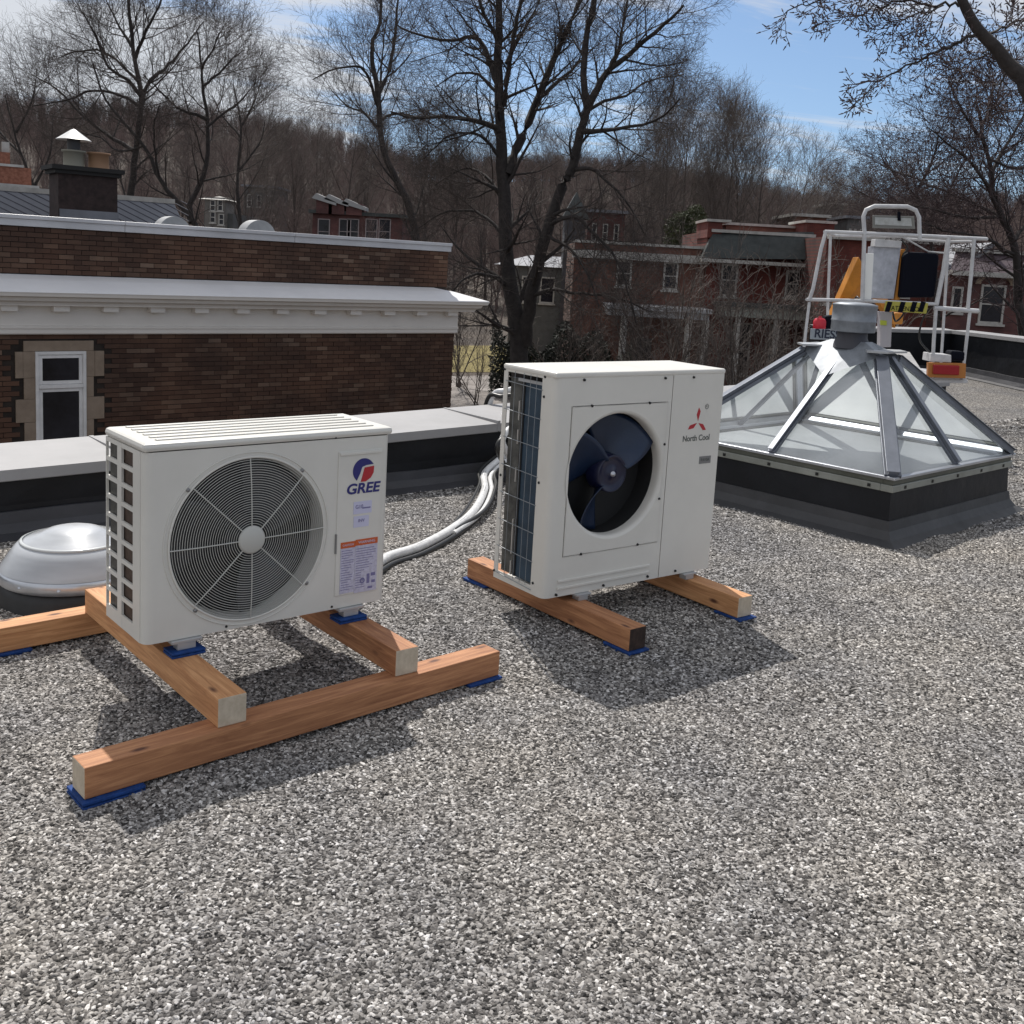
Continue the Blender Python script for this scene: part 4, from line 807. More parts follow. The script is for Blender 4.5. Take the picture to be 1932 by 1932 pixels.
# A brown brick house
r,w,h,lc_=house('row_house','brown brick row house with a white porch roof, left of the slate mansard','house',50,1085,1336,456,FB_BROWN)
for (a,b,c_,d) in ((1165,490,1190,541),(1253,494,1277,548)):
    xa,za=lc_(a,b); xb,zb2=lc_(c_,d); win(r,xa,xb,zb2,za,-.0)
boxo('cornice',(-.1,-.35,h-.72),(w+.0,0,h-.35),TRIM,r); boxo('coping',(-.1,-.1,h-.02),(w+.05,.3,h+.10),TRIM,r)
xa,za=lc_(1142,568); xb,zb2=lc_(1322,600); MB().box((xa,-2.2,zb2),(xb,0,za-.25)).box((xa-.1,-2.35,za-.25),(xb+.1,0,za-.05)).build('porch_roof',mat('porch_pale',(.36,.36,.37),.6,noise=(2,.2)),r)
for x_ in (1170,1287,1318): xq,_=lc_(x_,600); MB().tube([(xq,-2.0,.2),(xq,-2.0,zb2)],.17,10).build('porch_column',TRIM,r)
xa,za=lc_(1200,612); xb,_=lc_(1232,612); boxo('door',(xa,-.06,.2),(xb,-.003,2.4),mat('dark_door',(.03,.025,.025),.6),r)
MB().box((-.1+0,-2.3,0),(w,0,.2)).build('porch_floor',STONE,r)
# B red house with slate mansard
r,w,h,lc_=house('row_house','red brick row house with a dark slate mansard roof','house',50,1336,1560,436,FB_RED)
P=[lc_(x,y) for x,y in ((1345,438),(1533,438),(1547,490),(1318,487))]
t=MB(); f0=[(x_,-.15,z_) for x_,z_ in P[:2]]+[(x_,-.9,z_) for x_,z_ in P[2:]]; t.quad(f0[0],f0[1],f0[2],f0[3]); t.quad(f0[3],f0[0],(P[0][0],0,P[0][1]),(P[3][0],0,P[3][1])); t.quad(f0[1],f0[2],(P[2][0],0,P[2][1]),(P[1][0],0,P[1][1])); t.build('mansard_slates',SLATE,r)
boxo('mansard_top_trim',(P[0][0]-.1,-.3,P[0][1]),(P[1][0]+.1,0,P[0][1]+.14),TRIM,r); boxo('eaves',(P[3][0],-.95,P[3][1]-.16),(P[2][0],0,P[3][1]-.0),TRIM,r)
xa,za=lc_(1335,418); xb,zb2=lc_(1360,440); boxo('fire_wall',(xa,-.2,h-.3),(xb,3,za),FB_RED,r); boxo('fire_wall_cap',(xa-.08,-.28,za),(xb+.4,3,za+.12),TRIM,r)
xa,za=lc_(1440,424); MB().box((xb+.6,2,h),(w-1,6,za-.0)).build('rear_parapet',FB_BROWN,r); boxo('rear_coping',(xb+.5,1.9,za),(w-.8,6,za+.12),TRIM,r)
xc,zc_=lc_(1520,420); boxo('fire_wall',(w-1.0,-.15,h-.1),(w+.3,3,zc_),FB_RED,r); boxo('fire_wall_cap',(w-1.1,-.22,zc_),(w+.4,3,zc_+.12),TRIM,r)
for (a,b,c_,d) in ((1362,497,1388,560),(1484,510,1510,562)):
    xa,za=lc_(a,b); xb,zb2=lc_(c_,d); win(r,xa,xb,zb2,za,0)
xa,za=lc_(1352,572); xb,zb2=lc_(1530,602); MB().box((xa,-2.3,zb2),(xb,0,za-.05)).build('porch_roof',PORCH,r); boxo('porch_eaves',(xa-.15,-2.5,za-.05),(xb+.15,0,za+.12),SLATE,r)
for x_ in (1376,1446,1503,1528): xq,_=lc_(x_,600); MB().box((xq-.13,-2.2,.2),(xq+.13,-1.94,zb2)).build('porch_column',TRIM,r)
for x_ in (1400,1470): xq,_=lc_(x_,600); win(r,xq-.4,xq+.5,.9,zb2-.35,0)
MB().box((0,-2.4,0),(w,0,.2)).build('porch_floor',STONE,r)
# C red house behind lift
r,w,h,lc_=house('row_house','deep red brick house behind the lift basket','house',46,1561,1792,446,FB_RED)
boxo('cornice',(0,-.4,h-.1),(w,.1,h+.12),TRIM,r)
for (a,b,c_,d) in ((1782-20,540,1786,578),(1600,500,1622,560),(1690,498,1712,560),(1660,600,1690,655)):
    xa,za=lc_(a,b); xb,zb2=lc_(c_,d); win(r,xa,xb,zb2,za,0)
boxo('string_course',(0,-.06,h-3.0),(w,0,h-2.85),TRIM,r)
# D right gabled purple house
r,w,h,lc_=house('row_house','plum coloured brick house with an arched window at the right edge','house',44,1793,2010,512,FB_PURP)
xa,za=lc_(1830,474); xb,zb2=lc_(1905,514); x3,_=lc_(1980,514)
MB().prism([(xa-.9,-.4,h-.1),(xb+2.2,-.4,h-.1),(xb+1.6,1.4,za),(xa,1.4,za)],(0,.05,0)).build('mansard_slates',mat('plum_slates',(.055,.035,.045),.7,noise=(4,.3)),r); boxo('ridge_trim',(xa-.1,1.2,za),(xb+1.7,1.6,za+.15),TRIM,r)
boxo('eaves',(-.1,-.5,h-.15),(w,0,h+.05),TRIM,r)
xa,za=lc_(1852,536); xb,zb2=lc_(1890,612); win(r,xa,xb,zb2,za,0)
t=MB(); n_=10; xm=(xa+xb)/2; ra=(xb-xa)/2+.1; t.add([(xm+q_*math.cos(PI*i/n_),-.08,za+.0+.6*q_*math.sin(PI*i/n_)) for q_ in (ra,ra+.22) for i in range(n_+1)],[(i,i+1,n_+2+i,n_+1+i) for i in range(n_)]); o=t.build('window_arch',STONE,r); so=o.modifiers.new('s','SOLIDIFY'); so.thickness=.08
xa,za=lc_(1797,540); xb,zb2=lc_(1812,590); win(r,xa,xb,zb2,za,0,bars=False)
r2=thing('gable_roof','grey gable roof slope between the red and plum houses','roof',at(1800,512,45)); 
MB().prism([(-.9,0,-.6),(1.5,0,1.3),(1.7,0,1.25),(-.6,0,-.75)],(0,5,0)).build('roof_slope',GROOF,r2)
# E grey house behind the big tree
r,w,h,lc_=house('grey_house','grey slate house with a dark tower behind the big bare tree','house',64,965,1150,500,GHOUSE,9)
xa,za=lc_(968,398); xb,_=lc_(1062,398)
MB().prism([(xa-1,-.3,h),(xb+2.4,-.3,h),(xb+.8,3,lc_(0,425)[1]),(xa+1.2,3,lc_(0,425)[1])],(0,4,0)).build('roof',GROOF,r)
xa,za=lc_(1066,412); xb,_=lc_(1104,412); boxo('tower',(xa,-.8,0),(xb,2.5,za),mat('tower_slate',(.05,.052,.06),.7,noise=(2,.3)),r); MB().prism([(xa-.2,-1,za),(xb+.2,-1,za),((xa+xb)/2,-.1,za+1.6)],(0,3,0)).build('tower_roof',SLATE,r)
for a,b in ((985,520),(1020,522),(1120,530)): xq,zq=lc_(a,b); win(r,xq,xq+.9,zq-1.6,zq,0)
# F small brick house left of the big tree with white dormers
r,w,h,lc_=house('hill_house','brick hill house with white dormers below the woods, left of centre','house',95,590,760,402,FB_PURP,10)
boxo('roof',(-.3,-.4,h),(w+.3,10,h+.3),SLATE,r)
for x_,y_ in ((612,368),(635,370),(668,378)):
    xq,zq=lc_(x_,y_); boxo('dormer',(xq-.6,-.5,h),(xq+.8,2,zq-.3),FB_PURP,r); MB().prism([(xq-1.0,-.7,zq-.35),(xq+1.2,-.7,zq-.9),(xq+1.2,-.7,zq-.6),(xq-.6,-.7,zq+.1)],(0,1.6,0)).build('dormer_trim',mat('bright_trim',(.30,.30,.30),.6),r)
for x_ in (600,640,655,690,715): xq,zq=lc_(x_,412); win(r,xq,xq+1.1,zq-2.3,zq,0,mat('pink_trim',(.28,.24,.24),.6))
# G turreted house
r,w,h,lc_=house('hill_house','pale stone hill house with a gabled turret behind the parapet','house',88,385,440,400,GHOUSE,8)
xa,za=lc_(392,372); xb,_=lc_(430,372); boxo('turret',(xa,-.8,0),(xb,2,za),mat('turret_stone',(.15,.14,.13),.8,noise=(1,.3,(.22,.2,.18))),r); MB().prism([(xa-.5,-1.0,za-.2),(xb+.3,-1.0,za-.2),((xa+xb)/2+.3,-.5,lc_(0,348)[1]-.0)],(0,3,0)).build('turret_roof',TRIM,r)
for x_,y_ in ((402,378),(416,378),(402,400),(418,404)): xq,zq=lc_(x_,y_); win(r,xq,xq+.45,zq-.9,zq,-.8,t_=.07)
# H houses on the right slope
for i,(x0_,x1_,yt,D_,mt,lab) in enumerate(((1110,1180,400,90,FB_PURP,'distant brick house on the slope above the grey house'),(1500,1560,408,92,FB_BROWN,'distant brick house on the slope above the slate mansard'),(1600,1632,412,96,GHOUSE,'distant grey house on the slope left of the lift hoop'),(1570,1592,386,120,GHOUSE,'smallest pale house high on the wooded slope'),(460,520,352,130,GHOUSE,'distant house low in the woods above the right vent hood'))):
    r,w,h,lc_=house('slope_house',lab,'house',D_,x0_,x1_,yt,mt,7); boxo('roof',(-.3,-.4,h),(w+.3,7.3,h+.25),TRIM if i%2 else GROOF,r)
    for k in range(3): win(r,w*(.12+.3*k),w*(.12+.3*k)+w*.14,h-2.4,h-.9,0)
# street furniture-like bits: stair handrail and shed roof in front of the brown house
r=thing('garden_gazebo','small grey pyramid roofed garden shelter in front of the brown house','shelter',atz(1168,708,-4.2)); 
a_=[(-1.9,-1.9,2.0),(1.9,-1.9,2.0),(1.9,1.9,2.0),(-1.9,1.9,2.0)]; t=MB(); t.add(a_+[(0,0,4.0)],[(0,1,4),(1,2,4),(2,3,4),(3,0,4)]); t.build('roof',GROOF,r)
for x_ in (-1.7,1.7):
    for y_ in (-1.7,1.7): boxo('post',(x_-.07,y_-.07,0),(x_+.07,y_+.07,2.0),TRIM,r)
# ------------------------------------------------------------------ TREES
class Tree:
    def __init__(s,seed): s.r=np.random.RandomState(seed); s.lines=[]
    def limb(s,P,r0,r1): s.lines.append((np.array(P,float),r0,r1)); return len(s.lines)-1
    def grow(s,start,d,length,r0,r1,nseg,wig,up):
        r=s.r; p=np.array(start,float); d=np.array(d,float); d/=np.linalg.norm(d); P=[p.copy()]; st=length/nseg
        for i in range(nseg):
            d=d+r.normal(0,wig,3); d[2]+=up*(i+1)/nseg; d/=np.linalg.norm(d); p=p+d*st; P.append(p.copy())
        return s.limb(P,r0,r1)
    def sprout(s,idx,n,lo,hi,lenf,ang,up,wig,nseg,rf,minr=.003,absl=None,flat=0):
        """children of polyline idx"""
        P,r0,r1=s.lines[idx]; seg=np.linalg.norm(np.diff(P,axis=0),axis=1); T=seg.sum(); cum=np.concatenate([[0],np.cumsum(seg)]); r=s.r; new=[]
        ph=r.uniform(0,6.28)
        for k in range(n):
            f=lo+(hi-lo)*(k+r.uniform(0,1))/n; q=f*T; i=min(len(seg)-1,np.searchsorted(cum,q)-1 if q>0 else 0); i=max(i,0)
            t=(q-cum[i])/max(seg[i],1e-6); p=P[i]+(P[i+1]-P[i])*t; d=(P[i+1]-P[i])/max(seg[i],1e-6)
            a=ph+k*2.4+r.normal(0,.3); o1=np.cross(d,[0,0,1.]); 
            if np.linalg.norm(o1)<.1: o1=np.cross(d,[1,0,0.])
            o1/=np.linalg.norm(o1); o2=np.cross(d,o1); side=o1*math.cos(a)+o2*math.sin(a); th=ang*r.uniform(.7,1.25)
            nd=d*math.cos(th)+side*math.sin(th); rad=(r0+(r1-r0)*f)
            ln=(absl if absl else T*lenf)*(1.05-.62*f)*r.uniform(.65,1.25)
            new.append(s.grow(p-d*rad*.3,nd,ln,max(minr,rad*rf),minr*.6,nseg,wig,up))
        return new
    def mesh(s,thr_lo,thr_hi,name,mt,parent,origin):
        V=[];Fq=[];n0=0
        for P,r0,r1 in s.lines:
            if not (thr_lo<=r0<thr_hi): continue
            k=len(P); n=7 if r0>.12 else (5 if r0>.04 else 3)
            d=np.gradient(P,axis=0); d/=np.linalg.norm(d,axis=1)[:,None]+1e-9
            up=np.where(np.abs(d[:,2:3])<.9,np.array([[0,0,1.]]),np.array([[1.,0,0]])); a=np.cross(d,up); a/=np.linalg.norm(a,axis=1)[:,None]+1e-9; b=np.cross(a,d)
            rr=np.linspace(r0,r1,k) if r0<.05 else r0+(r1-r0)*np.linspace(0,1,k)**.8
            th=np.arange(n)*2*PI/n
            ringv=P[:,None,:]+(a[:,None,:]*np.cos(th)[None,:,None]+b[:,None,:]*np.sin(th)[None,:,None])*rr[:,None,None]
            V.append(ringv.reshape(-1,3)); i=np.arange(k-1)[:,None]*n; j=np.arange(n)[None,:]; j2=(j+1)%n
            Fq.append(np.stack([i+j,i+j2,i+n+j2,i+n+j],-1).reshape(-1,4)+n0); n0+=k*n
        if not V: return None
        V=np.concatenate(V)-np.array(origin)[None]; Fq=np.concatenate(Fq); me=bpy.data.meshes.new(name)
        me.vertices.add(len(V)); me.vertices.foreach_set('co',V.astype(np.float32).ravel()); me.loops.add(Fq.size); me.loops.foreach_set('vertex_index',Fq.astype(np.int32).ravel())
        me.polygons.add(len(Fq)); me.polygons.foreach_set('loop_start',np.arange(0,Fq.size,4,dtype=np.int32)); me.polygons.foreach_set('loop_total',np.full(len(Fq),4,np.int32)); me.update(calc_edges=True); me.validate()
        me.polygons.foreach_set('use_smooth',np.ones(len(Fq),bool)); me.materials.append(mt)
        o=bpy.data.objects.new(name,me); COL.objects.link(o); o.parent=parent; return o
def sk(t,D,pts,w0,w1,dd=None,sub=3):
    """limb drawn through picture points at distance D; w = radius in picture units; dd = depth offsets"""
    Q=[]
    for i,p in enumerate(pts):
        o=(dd[i] if dd else 0); Q.append(at(p[0],p[1],D+o))
    Q=smooth_path(Q,sub); r=t.r; P=np.array([tuple(q) for q in Q]); P[1:-1]+=r.normal(0,.02,(len(P)-2,3)); return t.limb(P,w0*D/F,w1*D/F)
def dress(t,ids,n1,l1,n2,l2,n3,l3,up=.12,ang=.8,n4=0):
    a=[];b=[]
    for i in ids: a+=t.sprout(i,n1,.15,1,0,ang,up,.10,6,.42,.010,absl=l1)
    for i in a: b+=t.sprout(i,n2,.12,1,0,ang*.9,up,.13,4,.5,.006,absl=l2)
    c_=[]
    for i in b: c_+=t.sprout(i,n3,.15,1,0,.7,up,.15,3,.6,.0045,absl=l3)
    if n4:
        for i in c_: t.sprout(i,n4,.2,1,0,.7,up*.5,.15,2,.7,.0035,absl=l3*.5)
def finish(t,name,label,base,thr=.035,tm=BARK,cm=TWIG,group=None):
    r=thing(name,label,'tree',tuple(base),0,group); t.mesh(thr,99,'trunk',tm,r,base); t.mesh(0,thr,'crown',cm,r,base); return r
# big central tree
D=38; t=Tree(21); base=at(980,700,D); base.z=-4.2
ids=[sk(t,D,[(985,745),(978,640),(966,560),(955,457),(948,316),(945,246),(940,140),(941,35),(944,-80)],19.5,5)]
l=[]
l.append(sk(t,D,[(990,650),(996,590),(1009,527),(1030,439),(1062,352),(1080,316),(1096,246),(1107,207),(1101,140),(1107,70),(1120,0),(1124,-80)],14,3.5,[0,-.3,-.6,-1,-1.3,-1.4,-1.5,-1.5,-1.4,-1.3,-1.2,-1]))
l.append(sk(t,D,[(1108,203),(1128,165),(1152,130),(1201,91),(1254,46),(1290,10)],8,2,[-1.5,-1.7,-2,-2.5,-3,-3.4]))
l.append(sk(t,D,[(1152,128),(1166,95),(1173,60),(1180,15),(1192,-50)],5,1.5,[-2,-2,-1.6,-1.2,-1]))
l.append(sk(t,D,[(958,330),(973,281),(1008,204),(1036,134),(1064,67),(1096,-5),(1110,-60)],11,3,[0,.3,.8,1.2,1.6,2,2.2]))
l.append(sk(t,D,[(1019,183),(1050,156),(1078,132),(1097,100),(1108,40)],5,1.5,[.9,1.4,1.9,2.2,2.6]))
l.append(sk(t,D,[(950,252),(925,238),(896,228),(850,220),(780,221),(737,211)],7,1.5,[0,-.3,-.7,-1,-1.4,-1.8]))
l.append(sk(t,D,[(941,160),(925,120),(910,84),(890,70),(850,76),(780,63),(750,48)],7,1.5,[0,.4,.8,1,1.3,1.5,1.6]))
l.append(sk(t,D,[(940,90),(925,50),(908,15),(896,-40)],5,2,[0,-.4,-.8,-1.2]))
l.append(sk(t,D,[(950,200),(958,140),(965,100),(972,50),(985,-10),(995,-60)],6,2,[0,-.5,-.9,-1.2,-1.5,-1.8]))
l.append(sk(t,D,[(955,120),(985,60),(1010,20),(1030,-40)],4,1.5,[0,.5,.9,1.3]))
l.append(sk(t,D,[(945,300),(915,262),(880,250),(840,262),(800,300)],4,1,[0,-.6,-1,-1.3,-1.6])); l.append(sk(t,D,[(944,180),(900,140),(860,140),(820,165)],4,1,[0,.6,1.2,1.6]))
l.append(sk(t,D,[(955,540),(938,524),(903,517),(870,530),(850,560)],5,1.2,[0,-.8,-1.5,-2,-2.2])); l.append(sk(t,D,[(958,452),(920,411),(885,397),(830,405),(790,430)],4.5,1,[0,.8,1.4,1.9,2.2]))
l.append(sk(t,D,[(1034,425),(1062,412),(1089,411),(1124,443),(1166,492),(1184,548),(1200,610)],5,1,[-1,-1.6,-2.2,-2.8,-3.4,-3.8,-4])); l.append(sk(t,D,[(1005,556),(1050,548),(1096,555),(1166,562),(1230,590)],4.5,1,[-.6,-1.2,-1.8,-2.5,-3]))
l.append(sk(t,D,[(1080,320),(1105,318),(1131,330),(1180,380),(1215,440)],5,1,[-1.4,-1.8,-2.2,-2.8,-3.2])); l.append(sk(t,D,[(1098,250),(1130,247),(1166,243),(1237,228),(1283,186)],6,1.2,[-1.5,-2,-2.6,-3.4,-4]))
l.append(sk(t,D,[(1105,215),(1140,190),(1180,180),(1230,150),(1290,140)],4,1,[-1.5,-1,-.5,.2,.8])); l.append(sk(t,D,[(950,380),(915,330),(870,320),(820,350)],4,1,[0,.8,1.5,2])); l.append(sk(t,D,[(1030,440),(1075,470),(1110,520),(1130,580)],3.5,1,[-1,-2,-3,-3.6]))
dress(t,ids,15,4.0,9,1.9,6,.85,.07,.95,3); dress(t,l,14,2.8,9,1.5,6,.7,.07,.85,2)
finish(t,'bare_tree','tallest bare tree in the centre with two forking trunks',base,.04)
# nest
nb=Tree(4); p=at(1064,64,39.6); nb_r=nb.r
for k in range(220):
    q=nb_r.normal(0,1,3); q/=np.linalg.norm(q); s_=np.array(p)+q*np.array([.28,.28,.34])*nb_r.uniform(.5,1); dd=nb_r.normal(0,1,3); nb.grow(s_,dd,.35,.012,.006,2,.2,0)
r=thing('squirrel_nest','dark twig nest high in the fork of the central tree','nest',tuple(p)); nb.mesh(0,1,'nest_twigs',TWIG,r,p)
# left of centre slimmer tree
D=46; t=Tree(33); base=at(790,470,D); base.z=-4.2
l=[sk(t,D,[(800,640),(790,500),(778,408),(755,352),(723,281),(713,176),(704,120),(702,90),(716,40),(722,-40)],9,2.5)]
l.append(sk(t,D,[(713,180),(733,134),(744,80),(748,20),(752,-40)],5,1.5,[0,.5,.9,1.2,1.5])); l.append(sk(t,D,[(712,200),(695,145),(672,125),(620,135),(590,150)],3.5,1,[0,-.5,-1,-1.5,-1.8])); l.append(sk(t,D,[(716,185),(720,140),(722,90),(730,30)],3,1,[0,.9,1.5,2])); l.append(sk(t,D,[(715,230),(740,215),(790,222),(840,250)],3.5,1,[0,.6,1.2,1.8])); l.append(sk(t,D,[(718,250),(690,215),(655,200),(625,170)],3,1,[0,.6,1.2,1.8]))
dress(t,l,13,3.4,8,1.7,6,.8,.16,.75,2); finish(t,'bare_tree','slender bare tree with a leaning trunk left of the tallest tree',base,.04)
# left cluster: three trees
D=48
t=Tree(41); base=at(255,420,D); base.z=-4.2
l=[sk(t,D,[(246,600),(243,430),(248,352),(257,281),(266,176),(252,98),(243,0),(240,-60)],9,2)]
for pts,w_ in (([(262,215),(281,155),(310,130),(334,105),(362,70),(385,40)],5),([(266,180),(240,150),(205,125),(180,70),(160,30)],4.5),([(255,285),(215,262),(160,222),(110,170),(60,140)],5),([(255,110),(275,60),(300,10),(310,-30)],4),([(250,90),(225,50),(200,0)],3.5),([(262,200),(230,180),(180,170),(120,190),(60,200)],3.5),([(258,150),(200,100),(150,95),(110,110)],3)):
    l.append(sk(t,D,pts,w_,1,[i*.55*(1 if len(l)%2 else -1) for i in range(len(pts))]))
dress(t,l,14,3.6,9,1.8,6,.85,.15,.8,2); finish(t,'bare_tree','widest bare tree at the left with a broad spreading crown',base,.04)
D=44; t=Tree(43); base=at(372,430,D); base.z=-4.2
l=[sk(t,D,[(400,640),(385,500),(369,425),(338,385),(306,345),(274,281),(236,232),(200,190),(175,120)],7.5,1.5)]
l.append(sk(t,D,[(362,420),(358,387),(383,334),(392,290),(390,211),(383,162),(380,123),(372,60)],6.5,1.5,[0,.2,.3,.4,.6,.7,.8,1]))
for pts,w_ in (([(390,225),(360,212),(334,204),(299,169),(270,140)],4),([(383,162),(410,140),(440,110),(460,95)],3),([(381,130),(400,95),(415,60)],2.5),([(388,240),(420,215),(450,195),(470,170)],3),([(300,335),(292,290),(290,240),(300,200)],3),([(270,275),(225,285),(190,260),(150,250)],2.5)):
    l.append(sk(t,D,pts,w_,1,[i*.5*(1 if len(l)%2 else -1) for i in range(len(pts))]))
dress(t,l,12,3.0,8,1.6,6,.75,.15,.8,2); finish(t,'bare_tree','bare tree with crooked split trunk beside the left vent hood',base,.04)
D=60; t=Tree(44); base=at(452,420,D); base.z=-4.2
l=[sk(t,D,[(460,560),(452,420),(448,330),(455,240),(440,160)],5,1.2)]
for pts in ([(452,320),(490,270),(500,230)],[(455,260),(420,220),(400,180)],[(454,240),(480,190),(478,150)]): l.append(sk(t,D,pts,2.5,.8,[0,.6,1.2]))
dress(t,l,12,4,8,2,5,1,.2,.7,2); finish(t,'bare_tree','small upright bare tree above the right vent hood',base,.04)
# far left dark tree
D=52; t=Tree(45); base=at(60,430,D); base.z=-4.2
l=[sk(t,D,[(95,480),(80,400),(60,340),(30,260),(10,180)],5,1.2)]
for pts in ([(65,350),(95,290),(100,220)],[(40,290),(0,250),(-30,190)],[(30,250),(60,190),(70,130)]): l.append(sk(t,D,pts,3,.8,[0,.6,1.2]))
dress(t,l,11,4,7,2,5,1,.2,.7,1); finish(t,'bare_tree','bare tree rising at the far left edge behind the chimneys',base,.04)
# near overhanging limb at the upper right
D=14; t=Tree(55); base=Vector((10.6,15.2,-4.2)); 
tr=[tuple(base),(10.5,15.0,-1),(10.2,14.8,1.6)]+[tuple(at(x,y,14)) for x,y in ((1990,230),(1932,151),(1903,123),(1879,91),(1843,53),(1815,0),(1790,-70))]
P=np.array([tuple(q) for q in smooth_path(tr,3)]); l=[t.limb(P,.17,.05)]
def bud(t,ids,n1,l1,n2,l2,n3,l3,k_=1.3):
    a=[];b=[]
    for i in ids: a+=t.sprout(i,n1,.1,1,0,.7,.06,.16,5,.45,.006*k_,absl=l1)
    for i in a: b+=t.sprout(i,n2,.1,1,0,.8,.05,.2,4,.6,.004*k_,absl=l2)
    c_=[]
    for i in b: c_+=t.sprout(i,n3,.15,1,0,.8,.1,.25,2,.85,.0035*k_,absl=l3)
    for i in c_:                                  # swelling buds at the tips
        P_,a0,a1=t.lines[i]; e_=P_[-1]; d_=P_[-1]-P_[-2]; d_=d_/np.linalg.norm(d_); t.lines.append((np.array([e_-d_*.004,e_+d_*.02*k_,e_+d_*.04*k_]),.0085*k_,.003*k_))
bl=[sk(t,D,[(1847,60),(1815,75),(1780,91),(1745,108),(1710,127),(1657,158),(1611,187)],4,.9,[0,-.1,-.2,-.3,-.4,-.5,-.6],4),
    sk(t,D,[(1820,5),(1780,10),(1720,2),(1660,12),(1620,30),(1560,48)],3.5,.8,[0,.2,.3,.4,.5,.6],4), sk(t,D,[(1830,-30),(1760,-25),(1700,-30),(1600,-18),(1520,8),(1460,34)],3.5,.8,[0,-.3,-.5,-.7,-.9,-1],4),
    sk(t,D,[(1780,10),(1740,25),(1700,40),(1665,52)],2,.7,[.1,.3,.5,.6],4), sk(t,D,[(1860,70),(1900,50),(1935,30),(1960,10)],3.5,1,[0,.2,.4,.5],4), sk(t,D,[(1880,95),(1850,105),(1820,125),(1790,130)],2,.7,[0,.4,.7,.9],4), sk(t,D,[(1905,125),(1890,150),(1870,175),(1868,215)],2.2,.7,[0,.4,.8,1],4)]
bud(t,bl,11,.62,6,.30,4,.12); finish(t,'budding_tree','thick dark limb with budding twigs overhanging the upper right corner',base,.012,BARK,TWIGR)
# right hand budding tree
D=27; t=Tree(66); base=at(1925,560,D); base.z=-4.2
l=[sk(t,D,[(1935,720),(1925,560),(1912,457),(1885,400),(1870,330),(1855,250),(1840,190)],10,2)]
for pts,w_ in (([(1905,430),(1870,400),(1800,370),(1730,340),(1660,310)],5),([(1880,390),(1850,330),(1800,280),(1750,240)],4.5),([(1868,330),(1900,270),(1930,220),(1950,160)],4.5),([(1862,280),(1830,230),(1800,180),(1790,150)],3.5),([(1912,457),(1950,400),(1990,330)],5),([(1885,410),(1820,410),(1760,395),(1690,385)],3.5),([(1850,240),(1880,190),(1890,150)],3),([(1915,480),(1860,450),(1800,440),(1740,420)],3.5),([(1865,300),(1920,320),(1960,290)],3)):
    l.append(sk(t,D,pts,w_,1,[i*.6*(1 if len(l)%2 else -1) for i in range(len(pts))]))
bud(t,l,19,2.2,9,1.0,5,.4,1.25); finish(t,'budding_tree','dark budding tree filling the right edge behind the lift',base,.03,BARK,TWIGR)
D=34; t=Tree(67); base=at(1760,560,D); base.z=-4.2
l=[sk(t,D,[(1770,640),(1765,520),(1755,440),(1735,380),(1720,320)],6,1.5)]
for pts in ([(1755,450),(1700,400),(1640,370),(1600,350)],[(1750,420),(1790,360),(1820,300)],[(1738,380),(1690,330),(1660,290)],[(1730,360),(1760,300),(1770,250)]): l.append(sk(t,D,pts,3.5,1,[i*.7*(1 if len(l)%2 else -1) for i in range(len(pts))]))
bud(t,l,16,2.3,8,1.1,5,.45,1.25); finish(t,'budding_tree','lower budding tree spreading left above the lift hoop',base,.03,BARK,TWIGR)
# generic grown trees
def grown(seed,H_,spread,n1,n2,n3,up=.2,thin=1,n4=0):
    t=Tree(seed); tr=t.grow((0,0,0),(t.r.normal(0,.04),t.r.normal(0,.04),1),H_*.92,H_*.014*thin,.02,9,.035,.05)
    a=t.sprout(tr,n1,.22,1,0,spread,up,.05,6,.5,.018,absl=H_*.48); b=[]
    for i in a: b+=t.sprout(i,n2,.15,1,0,.65,up*.8,.1,4,.5,.012,absl=H_*.2)
    c_=[]
    for i in b: c_+=t.sprout(i,n3,.1,1,0,.6,up*.6,.12,3,.6,.008,absl=H_*.09)
    if n4:
        for i in c_: t.sprout(i,n4,.1,1,0,.6,.1,.12,2,.7,.006,absl=H_*.05)
    return t
def planted(t,name,label,loc,yaw=0,group=None,tm=BARK2,cm=TWIG,thr=.05,scale=1):
    r=thing(name,label,'tree',loc,yaw,group); r.scale=(scale,)*3; t.mesh(thr,99,'trunk',tm,r,(0,0,0)); t.mesh(0,thr,'crown',cm,r,(0,0,0)); return r
GT=[(1262,205,85,'tallest'),(1300,200,88,'second'),(1345,210,92,'third'),(1390,222,86,'fourth'),(1425,225,96,'fifth'),(1455,262,90,'sixth'),(1500,285,100,'seventh'),(1530,320,104,'eighth')]
tp=[grown(70,18,.45,20,11,8,.35,.8,2),grown(71,17,.5,18,12,8,.3,.8,2),grown(72,15,.8,18,11,8,.15,1,2)]
pr=[planted(tp[0],'bare_tree','',(0,0,0),0,None,BARK2,TWIGL),planted(tp[1],'bare_tree','',(0,0,0),0,None,BARK2,TWIGL),planted(tp[2],'bare_tree','',(0,0,0),0,None,BARK2,TWIGL)]
HH=[18,17,15]
def stand(k,x,ytop,D_,label,group,yaw,used=set()):
    p=at(x,ytop,D_); g_=hz(p.x,p.y); o=pr[k] if k not in used else copy_tree(pr[k]); used.add(k)
    o.location=(p.x,p.y,g_-.2); s_=(p.z-g_)/(HH[k]*.98); o.scale=(s_*.95,s_*.95,s_); o.rotation_euler=(0,0,yaw); tag(o,label,'tree',group); return o
ordn=['leftmost','second from the left','third from the left','fourth from the left','fifth from the left','third from the right','second from the right','rightmost and lowest']
for i,(x,y,D_,_) in enumerate(GT): stand(i%2 if i<5 else 2,x,y,D_,'pale bare tree behind the row houses, '+ordn[i]+' of that row','row of bare trees behind the houses',i*1.3)
